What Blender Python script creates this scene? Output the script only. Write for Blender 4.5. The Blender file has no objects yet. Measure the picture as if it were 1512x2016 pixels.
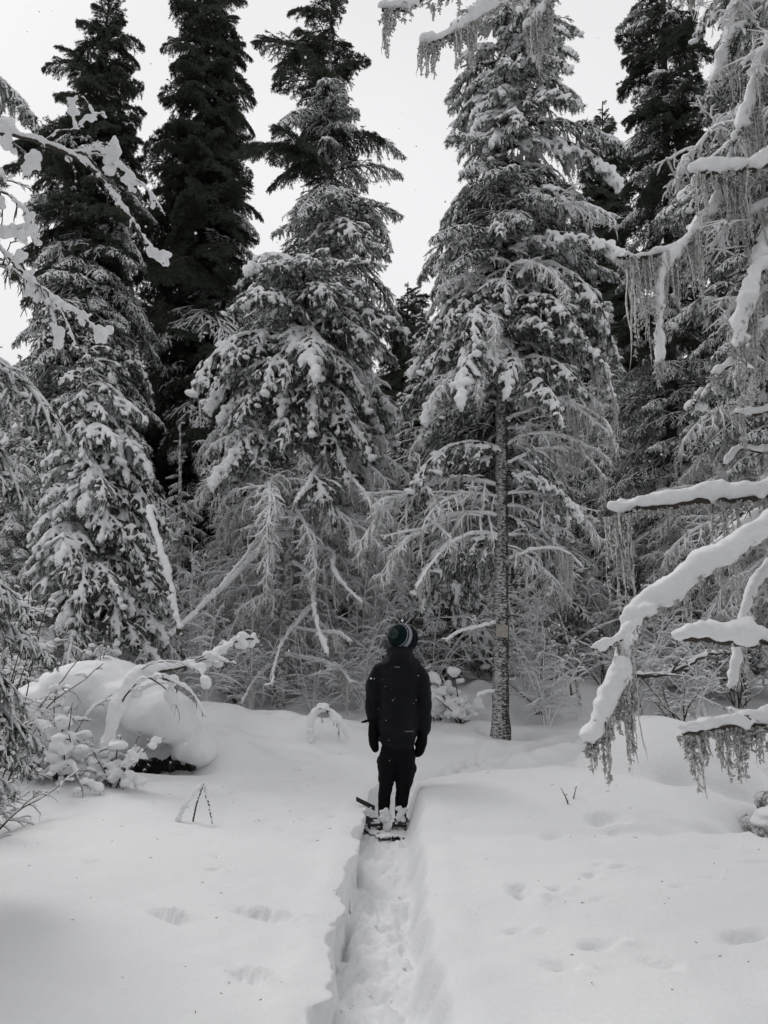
import bpy, math, random
import numpy as np
from math import radians as R, sin, cos, tan, pi

random.seed(7)
rng = np.random.default_rng(7)
S = bpy.context.scene
COL = S.collection

# ------------------------------------------------------------------ camera
CAM_Z = 1.55
PITCH = R(9.7)
F = 1560.0                                     # focal length in photograph pixels (1512 x 2016)
cam = bpy.data.cameras.new('camera')
cam.sensor_fit = 'VERTICAL'; cam.sensor_height = 24.0; cam.lens = 24.0 * F / 2016.0
cam.clip_start = 0.05; cam.clip_end = 3000
co = bpy.data.objects.new('camera', cam); COL.objects.link(co)
co.location = (0, 0, CAM_Z); co.rotation_euler = (R(90) + PITCH, 0, 0)
S.camera = co

# ------------------------------------------------------------------ world, sun, exposure
SUN_EL, SUN_ROT = R(46), R(-38)
w = bpy.data.worlds.new('World'); S.world = w; w.use_nodes = True
nt = w.node_tree; N = nt.nodes; L = nt.links
N.clear()
sky = N.new('ShaderNodeTexSky'); sky.sky_type = 'NISHITA'; sky.sun_disc = False
sky.sun_elevation = SUN_EL; sky.sun_rotation = SUN_ROT; sky.air_density = 1.0; sky.dust_density = 4.0
hs = N.new('ShaderNodeHueSaturation'); hs.inputs['Saturation'].default_value = 0.08
tc = N.new('ShaderNodeTexCoord')
cn = N.new('ShaderNodeTexNoise'); cn.inputs['Scale'].default_value = 1.3; cn.inputs['Detail'].default_value = 4
cr = N.new('ShaderNodeMapRange'); cr.inputs[1].default_value = .3; cr.inputs[2].default_value = .7
cr.inputs[3].default_value = 6.7; cr.inputs[4].default_value = 8.2
cc = N.new('ShaderNodeCombineColor')
ct = N.new('ShaderNodeMix'); ct.data_type = 'RGBA'; ct.blend_type = 'MULTIPLY'; ct.inputs[0].default_value = 1
ct.inputs[7].default_value = (.985, .985, 1.0, 1)
mx = N.new('ShaderNodeMix'); mx.data_type = 'RGBA'; mx.inputs[0].default_value = 0.95     # cloud cover
bg = N.new('ShaderNodeBackground'); bg.inputs['Strength'].default_value = 0.105
out = N.new('ShaderNodeOutputWorld')
L.new(sky.outputs[0], hs.inputs['Color']); L.new(hs.outputs[0], mx.inputs[6])
L.new(tc.outputs['Generated'], cn.inputs['Vector']); L.new(cn.outputs['Fac'], cr.inputs[0])
for i in range(3): L.new(cr.outputs[0], cc.inputs[i])
L.new(cc.outputs[0], ct.inputs[6]); L.new(ct.outputs[2], mx.inputs[7])
L.new(mx.outputs[2], bg.inputs['Color']); L.new(bg.outputs[0], out.inputs['Surface'])

sl = bpy.data.lights.new('sun', 'SUN'); sl.energy = 1.1; sl.angle = R(22); sl.color = (1, .985, .96)
so = bpy.data.objects.new('sun', sl); COL.objects.link(so)
import mathutils
so.rotation_euler = mathutils.Vector((sin(SUN_ROT) * cos(SUN_EL), cos(SUN_ROT) * cos(SUN_EL), sin(SUN_EL))).to_track_quat('Z', 'Y').to_euler()
S.view_settings.view_transform = 'Standard'; S.view_settings.look = 'None'
S.view_settings.gamma = 1; S.view_settings.use_curve_mapping = False
S.view_settings.exposure = 0.1
S.cycles.max_bounces = 7; S.cycles.diffuse_bounces = 5; S.cycles.glossy_bounces = 1
S.cycles.transmission_bounces = 1; S.cycles.transparent_max_bounces = 4
S.cycles.use_denoising = True
S.cycles.caustics_reflective = False; S.cycles.caustics_refractive = False

# ------------------------------------------------------------------ materials
def mat(name, col, rough=.8, spec=.3, noise=None, bump=None, top_snow=None, speck=None, coords='Object', frost=None, side=None):
    m = bpy.data.materials.new(name); m.use_nodes = True
    nt = m.node_tree; n = nt.nodes; l = nt.links
    b = n['Principled BSDF']; b.inputs['Roughness'].default_value = rough
    b.inputs['Specular IOR Level'].default_value = spec
    t = n.new('ShaderNodeTexCoord'); vec = t.outputs[coords]
    cur = None
    def noise_node(scale, detail=4, rough_=.6):
        q = n.new('ShaderNodeTexNoise'); q.inputs['Scale'].default_value = scale
        q.inputs['Detail'].default_value = detail; q.inputs['Roughness'].default_value = rough_
        l.new(vec, q.inputs['Vector']); return q
    def mixc(fac, a, bcol):
        q = n.new('ShaderNodeMix'); q.data_type = 'RGBA'
        if isinstance(fac, (int, float)): q.inputs[0].default_value = fac
        else: l.new(fac, q.inputs[0])
        for idx, c in ((6, a), (7, bcol)):
            if isinstance(c, tuple): q.inputs[idx].default_value = (*c, 1)
            else: l.new(c, q.inputs[idx])
        return q.outputs[2]
    def ramp(v, lo, hi):
        q = n.new('ShaderNodeMapRange'); q.inputs[1].default_value = lo; q.inputs[2].default_value = hi
        q.interpolation_type = 'SMOOTHSTEP'; l.new(v, q.inputs[0]); return q.outputs[0]
    cur = col
    if noise:
        sc, col2, lo, hi = noise
        cur = mixc(ramp(noise_node(sc).outputs['Fac'], lo, hi), cur, col2)
    if speck:
        sc, c2, lo, hi = speck
        q = noise_node(sc, 5, .75); val = q.outputs['Fac']
        if side:
            mp = n.new('ShaderNodeMapping'); mp.inputs['Scale'].default_value = (.8, .8, 2.0); l.new(vec, mp.inputs['Vector']); l.new(mp.outputs[0], q.inputs['Vector'])
            g = n.new('ShaderNodeNewGeometry'); dt = n.new('ShaderNodeVectorMath'); dt.operation = 'DOT_PRODUCT'; dt.inputs[1].default_value = side
            l.new(g.outputs['True Normal'], dt.inputs[0]); ma = n.new('ShaderNodeMath'); ma.operation = 'MULTIPLY_ADD'; ma.inputs[1].default_value = .13
            l.new(dt.outputs['Value'], ma.inputs[0]); l.new(q.outputs['Fac'], ma.inputs[2]); val = ma.outputs[0]
        cur = mixc(ramp(val, lo, hi), cur, c2)
    if frost:                                   # per-clump dusting of snow over needles
        sc, c2, lo, hi = frost
        cur = mixc(ramp(noise_node(sc, 3, .6).outputs['Fac'], lo, hi), cur, c2)
    if top_snow:                                # snow lying on the upward side of twigs
        lo, hi, c2 = top_snow
        g = n.new('ShaderNodeNewGeometry'); sx = n.new('ShaderNodeSeparateXYZ')
        l.new(g.outputs['Normal'], sx.inputs[0])
        q = noise_node(9, 3, .6)
        a = n.new('ShaderNodeMath'); a.operation = 'MULTIPLY_ADD'; a.inputs[1].default_value = 1.2
        l.new(q.outputs['Fac'], a.inputs[0]); 
        a2 = n.new('ShaderNodeMath'); a2.operation = 'SUBTRACT'; l.new(sx.outputs[2], a2.inputs[0]); a2.inputs[1].default_value = .6
        l.new(a2.outputs[0], a.inputs[2])
        cur = mixc(ramp(a.outputs[0], lo, hi), cur, c2)
    if isinstance(cur, tuple): b.inputs['Base Color'].default_value = (*cur, 1)
    else: l.new(cur, b.inputs['Base Color'])
    if bump:
        sc, st, dist = bump
        q = noise_node(sc, 6, .65); bn = n.new('ShaderNodeBump'); bn.inputs['Strength'].default_value = st
        bn.inputs['Distance'].default_value = dist
        l.new(q.outputs['Fac'], bn.inputs['Height']); l.new(bn.outputs[0], b.inputs['Normal'])
    return m

WHITE = (.84, .845, .86)
M = dict(
    snow=mat('snow', WHITE, .75, .2, bump=(28, .35, .02)),
    ground=mat('ground snow', (.84, .845, .855), .7, .2, noise=(.8, (.81, .815, .83), .4, .6), bump=(38, .5, .02)),
    tsnow=mat('tree snow', (.83, .835, .845), .8, .15, bump=(30, .5, .03)),
    frost=mat('frosted twig', (.42, .415, .40), .9, .1, noise=(14, (.84, .84, .85), .28, .46), bump=(60, .6, .01)),
    needle=mat('dark needles', (.046, .056, .043), .75, .2, noise=(1.2, (.085, .098, .070), .4, .65)),
    needle_d=mat('dusted needles', (.026, .034, .024), .75, .2, frost=(5, (.50, .51, .51), .47, .72)),
    needle_f=mat('frosted needles', (.10, .105, .09), .8, .2, frost=(6, (.72, .73, .73), .34, .58)),
    bark=mat('dark bark', (.045, .040, .036), .9, .15, noise=(12, (.10, .095, .09), .4, .65), bump=(30, .8, .03)),
    bark_snow=mat('snow flecked bark', (.040, .037, .034), .9, .15, side=(-.62, -.78, 0), speck=(22, (.52, .52, .53), .52, .68), bump=(30, 1, .03)),
    bark_frost=mat('frosted bark', (.16, .155, .15), .9, .15, speck=(16, (.72, .72, .73), .40, .58), bump=(30, .8, .03)),
    twig=mat('bare twig', (.06, .05, .043), .85, .2, top_snow=(.35, .75, (.80, .80, .81))),
    lichen=mat('frosted lichen', (.38, .38, .345), .95, .05, noise=(55, (.80, .805, .79), .34, .54), bump=(70, .9, .015)),
    lichen_far=mat('hanging lichen', (.26, .265, .23), .95, .05, noise=(14, (.58, .59, .57), .33, .60), bump=(40, .8, .02)),
    jacket=mat('navy shell fabric', (.0042, .0049, .0078), .6, .15, bump=(45, .25, .01)),
    trousers=mat('black trousers', (.0045, .0048, .006), .8, .12, bump=(40, .3, .01)),
    mitten=mat('black mitten', (.004, .004, .005), .8, .1, bump=(60, .3, .006)),
    skin=mat('skin', (.45, .28, .21), .6, .3),
    hat=mat('dark green knit', (.005, .014, .015), .95, .08, bump=(160, 1, .006)),
    hatdark=mat('black knit', (.006, .009, .012), .95, .08, bump=(160, 1, .006)),
    hatstripe=mat('pale grey knit', (.28, .30, .34), .95, .08, bump=(160, 1, .006)),
    pompom=mat('teal yarn', (.09, .15, .15), .95, .05, noise=(70, (.26, .30, .30), .40, .6), bump=(120, 1, .01)),
    boot=mat('black boot', (.004, .004, .005), .75, .12, bump=(50, .2, .01)),
    plastic=mat('black plastic', (.012, .012, .013), .45, .4),
    mark=mat('grey print', (.22, .22, .24), .7, .2),
    plaque=mat('weathered pale board', (.34, .31, .28), .85, .15, noise=(20, (.22, .20, .185), .45, .7), bump=(40, .3, .005)),
    hole=mat('painted recess shade', (.016, .014, .013), .95, .1, noise=(10, (.05, .047, .044), .5, .65), bump=(16, .9, .05)),  # near-black colour stands in for the shade inside the hollows
)

# ------------------------------------------------------------------ geometry helpers
def link(o, parent=None):
    COL.objects.link(o)
    if parent is not None: o.parent = parent
    return o

def tag(o, label=None, cat=None, group=None, kind=None):
    if label: o['label'] = label
    if cat: o['category'] = cat
    if group: o['group'] = group
    if kind: o['kind'] = kind
    return o

def empty(name, loc=(0, 0, 0), rz=0.0, parent=None):
    e = bpy.data.objects.new(name, None); e.empty_display_size = .2
    e.location = loc; e.rotation_euler = (0, 0, rz); return link(e, parent)

class MB:
    """collects triangles and quads in numpy form"""
    def __init__(s): s.v = []; s.q = []; s.t = []; s.n = 0
    def add(s, v, q=None, t=None):
        v = np.asarray(v, float).reshape(-1, 3)
        if q is not None and len(q): s.q.append(np.asarray(q, np.int64).reshape(-1, 4) + s.n)
        if t is not None and len(t): s.t.append(np.asarray(t, np.int64).reshape(-1, 3) + s.n)
        s.v.append(v); s.n += len(v)
    def mesh(s, name, m, smooth=True):
        me = bpy.data.meshes.new(name)
        if not s.n: return me
        V = np.concatenate(s.v)
        Q = np.concatenate(s.q) if s.q else np.zeros((0, 4), np.int64)
        T = np.concatenate(s.t) if s.t else np.zeros((0, 3), np.int64)
        me.vertices.add(len(V)); me.vertices.foreach_set('co', V.astype(np.float32).ravel())
        lv = np.concatenate([Q.ravel(), T.ravel()]).astype(np.int32)
        me.loops.add(len(lv)); me.loops.foreach_set('vertex_index', lv)
        npol = len(Q) + len(T); me.polygons.add(npol)
        st = np.concatenate([np.arange(len(Q)) * 4, len(Q) * 4 + np.arange(len(T)) * 3]).astype(np.int32)
        me.polygons.foreach_set('loop_start', st)
        me.polygons.foreach_set('use_smooth', np.full(npol, smooth))
        me.update(calc_edges=True); me.validate()
        me.materials.append(m)
        return me

def obj(name, mb, m, parent=None, loc=None, smooth=True):
    me = mb if isinstance(mb, bpy.types.Mesh) else mb.mesh(name, m, smooth)
    o = bpy.data.objects.new(name, me); link(o, parent)
    if loc is not None: o.location = loc
    return o

def tubes(mb, P, Rr, seg=5):
    """P (n,k,3) centre lines, Rr (n,k) radii"""
    P = np.asarray(P, float); Rr = np.asarray(Rr, float)
    if P.ndim == 2: P = P[None]
    if Rr.ndim == 1: Rr = Rr[None]
    n, k, _ = P.shape
    if n == 0: return
    T = np.gradient(P, axis=1); T /= np.linalg.norm(T, axis=2, keepdims=True) + 1e-9
    ref = np.zeros((n, 1, 3)); mean = np.abs(T.mean(axis=1))
    ref[np.arange(n), 0, np.argmin(mean, axis=1)] = 1
    A = np.cross(T, ref); A /= np.linalg.norm(A, axis=2, keepdims=True) + 1e-9
    B = np.cross(T, A)
    a = np.arange(seg) * 2 * pi / seg
    V = P[:, :, None] + Rr[:, :, None, None] * (A[:, :, None] * np.cos(a)[:, None] + B[:, :, None] * np.sin(a)[:, None])
    i = np.arange(n)[:, None, None] * k * seg; j = np.arange(k - 1)[None, :, None] * seg; s_ = np.arange(seg)[None, None]
    s2 = (s_ + 1) % seg
    Q = np.stack([i + j + s_, i + j + s2, i + j + seg + s2, i + j + seg + s_], -1)
    caps = []
    base = np.arange(n)[:, None] * k * seg
    for c in range(1, seg - 1):
        caps.append(np.stack([base[:, 0], base[:, 0] + c, base[:, 0] + c + 1], -1))
        e = base[:, 0] + (k - 1) * seg
        caps.append(np.stack([e, e + c + 1, e + c], -1))
    mb.add(V.reshape(-1, 3), Q.reshape(-1, 4), np.concatenate(caps))

def _ico():
    import bmesh
    bm = bmesh.new(); bmesh.ops.create_icosphere(bm, subdivisions=2, radius=1)
    v = np.array([x.co[:] for x in bm.verts]); t = np.array([[q.index for q in f.verts] for f in bm.faces]); bm.free()
    return v, t
ICO = _ico()
def blobs(mb, C, Rv):
    """ellipsoids: centres (n,3), radii (n,3)"""
    C = np.asarray(C, float).reshape(-1, 3); Rv = np.asarray(Rv, float)
    if Rv.ndim == 1: Rv = np.repeat(Rv[:, None], 3, 1)
    n = len(C)
    if not n: return
    V = C[:, None] + ICO[0][None] * Rv[:, None]
    T = ICO[1][None] + (np.arange(n) * len(ICO[0]))[:, None, None]
    mb.add(V.reshape(-1, 3), None, T.reshape(-1, 3))

def remeshed(mb, name, m, voxel, smooth=2, disp=None, dec=None):
    """melts overlapping shapes into one puffy skin"""
    me = mb.mesh(name + '_raw', m)
    o = bpy.data.objects.new('tmp', me); COL.objects.link(o)
    r = o.modifiers.new('r', 'REMESH'); r.mode = 'VOXEL'; r.voxel_size = voxel; r.use_smooth_shade = True
    if smooth:
        q = o.modifiers.new('s', 'SMOOTH'); q.factor = .5; q.iterations = smooth
    if disp:
        for (size, st) in disp:
            tx = bpy.data.textures.new('lumps', 'CLOUDS'); tx.noise_scale = size; tx.noise_depth = 2
            d = o.modifiers.new('d', 'DISPLACE'); d.texture = tx; d.strength = st; d.mid_level = .5
    if dec:
        d = o.modifiers.new('dec', 'DECIMATE'); d.ratio = dec
    dg = bpy.context.evaluated_depsgraph_get()
    res = bpy.data.meshes.new_from_object(o.evaluated_get(dg)); res.name = name
    bpy.data.objects.remove(o); bpy.data.meshes.remove(me)
    if not res.materials: res.materials.append(m)
    res.polygons.foreach_set('use_smooth', np.ones(len(res.polygons), bool))
    return res

def nrm(a): return a / (np.linalg.norm(a, axis=-1, keepdims=True) + 1e-9)

def walk(base, az, p0, p1, length, K, r, wob=.0):
    """grow (n,) curves from base (n,3): azimuth az, pitch going p0 to p1 (radians)"""
    n = len(base); u = np.linspace(0, 1, K)
    pit = p0[:, None] + (p1 - p0)[:, None] * u
    azz = az[:, None] + wob * np.cumsum(r.normal(0, 1, (n, K)), axis=1)
    pit = pit + wob * np.cumsum(r.normal(0, 1, (n, K)), axis=1) * .7
    st = (length / (K - 1))[:, None, None]
    D = np.stack([np.cos(pit) * np.cos(azz), np.cos(pit) * np.sin(azz), np.sin(pit)], -1) * st
    P = np.zeros((n, K, 3)); P[:, 0] = base; P[:, 1:] = base[:, None] + np.cumsum(D[:, :-1], axis=1)
    return P

def sample(P, u):
    """P (n,k,3), u (n,m) -> points, tangents (n,m,3)"""
    n, k, _ = P.shape
    f = np.clip(u, 0, .9999) * (k - 1); i = f.astype(int); t = (f - i)[..., None]
    a = P[np.arange(n)[:, None], i]; b = P[np.arange(n)[:, None], i + 1]
    return a * (1 - t) + b * t, nrm(b - a)

def azpitch(T): return np.arctan2(T[..., 1], T[..., 0]), np.arcsin(np.clip(T[..., 2], -1, 1))

def lengths(P): return np.linalg.norm(np.diff(P, axis=1), axis=2).sum(1)

def needles(mb, P, per_m, nl, nw, r, lo=0.0, spread=.8):
    Ln = lengths(P); cnt = np.maximum(2, (Ln * per_m).astype(int))
    idx = np.repeat(np.arange(len(P)), cnt)
    u = r.uniform(lo, 1, len(idx))[:, None]
    c, t = sample(P[idx], u); c = c[:, 0]; t = t[:, 0]
    rad = r.normal(0, 1, (len(idx), 3)); rad = nrm(rad - (rad * t).sum(1, keepdims=True) * t)
    d = nrm(t * r.uniform(.25, .9, (len(idx), 1)) + rad * spread)
    side = nrm(np.cross(d, r.normal(0, 1, (len(idx), 3))))
    ln = nl * r.uniform(.6, 1.15, (len(idx), 1)); wd = nw * r.uniform(.7, 1.2, (len(idx), 1))
    V = np.stack([c - side * wd, c + side * wd, c + d * ln], 1)
    mb.add(V.reshape(-1, 3), None, np.arange(len(idx) * 3).reshape(-1, 3))

def taper(P, r0, r1):
    k = P.shape[1]; u = np.linspace(0, 1, k)[None]
    r0 = np.broadcast_to(np.asarray(r0, float), (len(P),))[:, None]; r1 = np.broadcast_to(np.asarray(r1, float), (len(P),))[:, None]
    return r0 * (1 - u) + r1 * u

def capsule(k):
    u = np.linspace(0, 1, k); return np.sqrt(np.clip(1 - np.abs(2 * u - 1) ** 3, .04, 1))

def resamp(P, k):
    u = np.broadcast_to(np.linspace(0, 1, k), (len(P), k)); return sample(P, u)[0]

def strands(mb, C, Ls, rad, r, k=7, seg=4, clump=2):
    """hanging beard lichen: wobbling, knobbly threads from points C"""
    C = np.asarray(C, float).reshape(-1, 3); Ls = np.asarray(Ls, float); rad = np.asarray(rad, float)
    for q in range(clump):
        n = len(C)
        if not n: return
        c = C + r.normal(0, 1, (n, 3)) * rad[:, None] * (0 if q == 0 else 1.6)
        l = Ls * (1 if q == 0 else r.uniform(.4, .9, n))
        u = np.linspace(0, 1, k)
        P = np.zeros((n, k, 3)); P[:] = c[:, None]
        P[:, :, 2] -= l[:, None] * u
        P[:, :, :2] += np.cumsum(r.normal(0, 1, (n, k, 2)), axis=1) * (l[:, None, None] * .009 + .0018)
        Rr = rad[:, None] * (1 - .75 * u ** 1.5) * r.uniform(.55, 1.35, (n, k)); Rr[:, -1] *= .3
        tubes(mb, P, Rr, seg)

# ------------------------------------------------------------------ bough builder (boughs point along +X)
def bough(seed, Ln, kind):
    """returns (wood+needle mesh, snow mesh or None)"""
    r = np.random.default_rng(seed)
    A = lambda x: np.array([x], float)
    tw = kind == 'twiggy'; load = r.choice([.88, 1.1, 1.45])
    drop = dict(laden=(R(8), R(-76)), dark=(R(8), R(-38)), dusted=(R(4), R(-50)), twiggy=(R(8), R(-58)))[kind]
    main = walk(np.zeros((1, 3)), A(0), A(drop[0]), A(drop[1] + r.uniform(-.12, .12)), A(Ln), 12, r, .11 if kind == 'twiggy' else .04)
    sp = dict(laden=.085, dark=.075, dusted=.08, twiggy=.13)[kind]
    n2 = max(6, int(Ln / sp) * 2)
    u2 = np.linspace(.08, .97, n2)[None] + r.uniform(-.02, .02, (1, n2))
    b, t = sample(main, u2); az, pt = azpitch(t)
    side = np.where(np.arange(n2) % 2 == 0, 1, -1)
    uu = u2[0]
    l2 = Ln * (.36 if tw else .46) * (1 - uu) ** .75 * (.4 + .6 * np.minimum(1, uu / .3)) * r.uniform(.25 if tw else .6, 1.35 if tw else 1.15, n2) + .05
    ang = R(68) - R(30) * uu + r.normal(0, .40 if tw else .14, n2)
    hang = dict(laden=(-.35, -1.0), dark=(-.15, -.7), dusted=(-.2, -.75), twiggy=(-.15, -1.0))[kind]
    wb = .15 if kind == 'twiggy' else .05
    p0 = pt[0] * .7 + hang[0] + r.normal(0, .45 if tw else .14, n2)
    sec = walk(b[0], az[0] + side * ang, p0, p0 + hang[1] * r.uniform(.0 if tw else .5, 1.2, n2), l2, 7, r, wb)
    m3 = dict(laden=9, dark=11, dusted=10, twiggy=8)[kind]
    u3 = np.sort(r.uniform(.08, .98, (n2, m3)), axis=1)
    b3, t3 = sample(sec, u3); az3, pt3 = azpitch(t3)
    s3 = np.where(np.arange(m3) % 2 == 0, 1, -1)[None]
    l3 = (l2[:, None] * .42 * (1 - u3) ** .6 + .045) * r.uniform(.5, 1.2, (n2, m3))
    az3 = az3 + s3 * (R(50) + r.normal(0, .25, (n2, m3)))
    p3 = pt3 * .8 + r.normal(-.12, .2, (n2, m3))
    ter = walk(b3.reshape(-1, 3), az3.ravel(), p3.ravel(), p3.ravel() + hang[1] * .4, l3.ravel(), 5, r, .26 if kind == 'twiggy' else .08)
    ter = ter[r.uniform(0, 1, len(ter)) > .12]
    wood = MB(); nd = MB()
    tubes(wood, main, taper(main, .012 * Ln + .006, .003), 6)
    if kind == 'twiggy':
        tubes(wood, sec, taper(sec, .009, .004), 5); tubes(wood, ter, taper(ter, .0065, .003), 4)
        q = walk(sample(ter, np.full((len(ter), 1), .5))[0][:, 0], r.uniform(0, 6.28, len(ter)), r.uniform(-1.1, .2, len(ter)),
                 r.uniform(-1.4, -.2, len(ter)), r.uniform(.04, .14, len(ter)), 3, r, .1)
        tubes(wood, q, taper(q, .005, .002), 3)
    else:
        tubes(wood, sec, taper(sec, .006, .0025), 4)
        dens = dict(laden=230, dark=360, dusted=290)[kind]
        big = 1.3 if kind == 'dark' else 1
        needles(nd, ter, dens, .030 * big, .0030 * big, r)
        needles(nd, sec, dens, .032 * big, .0032 * big, r)
        needles(nd, main, 200, .032, .0032, r, .3)
    if kind in ('twiggy',):
        li = MB()
        cs = sample(sec, r.uniform(.1, 1, (n2, 2)))[0].reshape(-1, 3)
        cs = cs[r.uniform(0, 1, len(cs)) < .55]
        strands(li, cs, r.uniform(.05, .34, len(cs)) ** 1.0, r.uniform(.006, .015, len(cs)), r, 6, 4, 2)
    snow = MB()
    vox = .016
    if kind == 'laden':
        for (PP, rr, k) in ((main, (.036, .028), 12), (sec, (.037, .025), 7), (ter, (.034, .021), 5)):
            X = resamp(PP, k); n = len(X)
            T = nrm(np.gradient(X, axis=1)); flat = np.sqrt(np.clip(1 - T[..., 2] ** 2, .1, 1))
            prof = capsule(k)[None] * r.uniform(.7, 1.3, (n, k)) * flat
            RR = taper(X, *rr) * prof * r.uniform(.55, 1.3, (n, 1)) * load ** .6
            X = X.copy(); X[..., 2] += RR * .55 + .006
            keep = r.uniform(0, 1, n) > ((.12 if PP is ter else .04) + (.22 if load < .9 else 0))
            tubes(snow, X[keep], RR[keep], 6)
        pts = sample(sec, r.uniform(.1, .95, (n2, 2)))[0].reshape(-1, 3)
        pts = pts[r.uniform(0, 1, len(pts)) < .16]
        rb = r.uniform(.02, .060, len(pts)) * r.choice([.8, 1, 1.35], len(pts), p=[.5, .4, .1]) * min(1, Ln / 1.3 + .2) * load
        blobs(snow, pts + np.array([0, 0, .022]), np.stack([rb * 1.35, rb * 1.0, rb * .65], 1))
        sm = remeshed(snow, 'bough_snow', M['tsnow'], vox, 2, disp=[(.09, .016)], dec=.45)
    elif kind == 'dusted':
        for (PP, rr, k, p) in ((main, (.014, .009), 10, 1), (sec, (.013, .008), 6, .75), (ter, (.0115, .006), 4, .55)):
            X = resamp(PP, k); n = len(X)
            RR = taper(X, *rr) * capsule(k)[None] * r.uniform(.7, 1.5, (n, k))
            X = X.copy(); X[..., 2] += RR * .7 + .004
            keep = r.uniform(0, 1, n) < p
            tubes(snow, X[keep], RR[keep], 5)
        pts = sample(sec, r.uniform(.3, .95, (n2, 1)))[0].reshape(-1, 3)
        pts = pts[r.uniform(0, 1, len(pts)) < .22]
        rb = r.uniform(.02, .045, len(pts))
        blobs(snow, pts + np.array([0, 0, .012]), np.stack([rb * 1.2, rb * 1.2, rb * .7], 1))
        sm = snow.mesh('bough_snow', M['tsnow'])
    elif kind == 'twiggy':
        for (PP, rr, k, p) in ((main, (.030, .016), 12, 1), (sec, (.016, .009), 7, .92), (ter, (.0105, .006), 5, .75)):
            X = resamp(PP, k); n = len(X)
            RR = taper(X, *rr) * capsule(k)[None] * r.uniform(.6, 1.4, (n, k))
            X = X.copy(); X[..., 2] += RR * .45 + .003
            keep = r.uniform(0, 1, n) < p
            tubes(snow, X[keep], RR[keep], 5)
        sm = snow.mesh('bough_snow', M['tsnow'])
    else:
        sm = None
    # one mesh for the bough: bark + needles (+ lichen)
    nm = dict(laden='needle_d', dark='needle', dusted='needle_d', twiggy='frost')[kind]
    allm = MB(); slots = [M['bark'] if kind != 'twiggy' else M['frost'], M[nm]]
    srcs = [wood, nd]
    if kind == 'twiggy': srcs = [wood, li]; slots = [M['frost'], M['lichen_far']]
    mi = []; 
    for i, s_ in enumerate(srcs):
        V = np.concatenate(s_.v); 
        q = np.concatenate(s_.q) if s_.q else None; t_ = np.concatenate(s_.t) if s_.t else None
        allm.add(V, q, t_)
    nq = [sum(len(x) for x in s_.q) for s_ in srcs]; ntr = [sum(len(x) for x in s_.t) for s_ in srcs]
    me = allm.mesh('bough_' + kind, slots[0])
    me.materials.append(slots[1])
    idx = np.concatenate([np.repeat([0, 1], nq), np.repeat([0, 1], ntr)]).astype(np.int32)
    if len(idx) == len(me.polygons): me.polygons.foreach_set('material_index', idx)
    return me, sm

BOUGHS = {}
for kind, specs in dict(laden=[(1.9, 4), (1.0, 3), (.5, 1)], dark=[(1.9, 3), (.9, 2)], dusted=[(1.9, 3), (.9, 2)],
                        twiggy=[(1.9, 3), (1.0, 2)]).items():
    BOUGHS[kind] = []
    for Ln, cnt in specs:
        for i in range(cnt): BOUGHS[kind].append((Ln,) + bough(100 + len(BOUGHS[kind]) * 7 + hash(kind[0] * 2) % 1 + len(kind), Ln, kind))

def place_bough(parent, loc, az, Lw, kind, r, pitch=0.0, roll=0.0, snow=True, fat=1.0):
    opts = BOUGHS[kind]
    best = min(abs(math.log(o[0] / Lw)) for o in opts)
    cand = [o for o in opts if abs(math.log(o[0] / Lw)) < best + .05]
    Ln, me, sm = cand[int(r.integers(len(cand)))]
    s = Lw / Ln
    o = bpy.data.objects.new('branch', me); link(o, parent)
    o.location = loc; o.rotation_euler = (roll, -pitch, az); o.rotation_mode = 'XYZ'
    o.scale = (s, s * fat * (1 if r.random() < .5 or sm is not None else -1), s * (1 + (fat - 1) * .5))
    if sm is not None and snow:
        c = bpy.data.objects.new('snow', sm); link(c, o)
    return o

# ------------------------------------------------------------------ pixel helper: a point on the photograph's ray at distance y=Y
def at(px, py, Y):
    a = (px - 756) / F; b = (1008 - py) / F
    d = (a, cos(PITCH) - b * sin(PITCH), sin(PITCH) + b * cos(PITCH))
    t = Y / d[1]
    return np.array([d[0] * t, Y, CAM_Z + d[2] * t])

# ------------------------------------------------------------------ the ground
_perm = np.random.default_rng(3).random((512, 512))
def vnoise(x, y):
    x = np.asarray(x, float); y = np.asarray(y, float)
    xi = np.floor(x).astype(int); yi = np.floor(y).astype(int); fx = x - xi; fy = y - yi
    fx = fx * fx * fx * (fx * (fx * 6 - 15) + 10); fy = fy * fy * fy * (fy * (fy * 6 - 15) + 10)
    g = lambda i, j: _perm[i % 512, j % 512]
    return (g(xi, yi) * (1 - fx) * (1 - fy) + g(xi + 1, yi) * fx * (1 - fy) + g(xi, yi + 1) * (1 - fx) * fy + g(xi + 1, yi + 1) * fx * fy) * 2 - 1
def fbm(x, y, o=4, p=.5):
    s = 0; a = 1
    for k in range(o): s = s + a * vnoise(x * 2 ** k + 17 * k, y * 2 ** k + 31 * k); a *= p
    return s
def sst(a, b, x):
    t = np.clip((x - a) / (b - a), 0, 1); return t * t * (3 - 2 * t)

def trail_x(y):
    return .01 * np.sin(y * 1.1) + .03 * sst(4, 7, y) + 3.3 * sst(7.6, 12.5, y) * 1.0
def gauss(x, y, cx, cy, sx, sy, rot=0):
    dx = x - cx; dy = y - cy; c, s = cos(rot), sin(rot)
    u = (dx * c + dy * s) / sx; v = (-dx * s + dy * c) / sy
    return np.exp(-(u * u + v * v))

def dome(x, y, cx, cy, sx, sy, p=1.6, rot=0):
    dx = x - cx; dy = y - cy; c, s = cos(rot), sin(rot)
    u = (dx * c + dy * s) / sx; v = (-dx * s + dy * c) / sy
    d = np.sqrt(u * u + v * v)
    return np.where(d < 1, (1 - np.clip(d, 0, 1) ** 2) ** (p / 2), 0)

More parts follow.
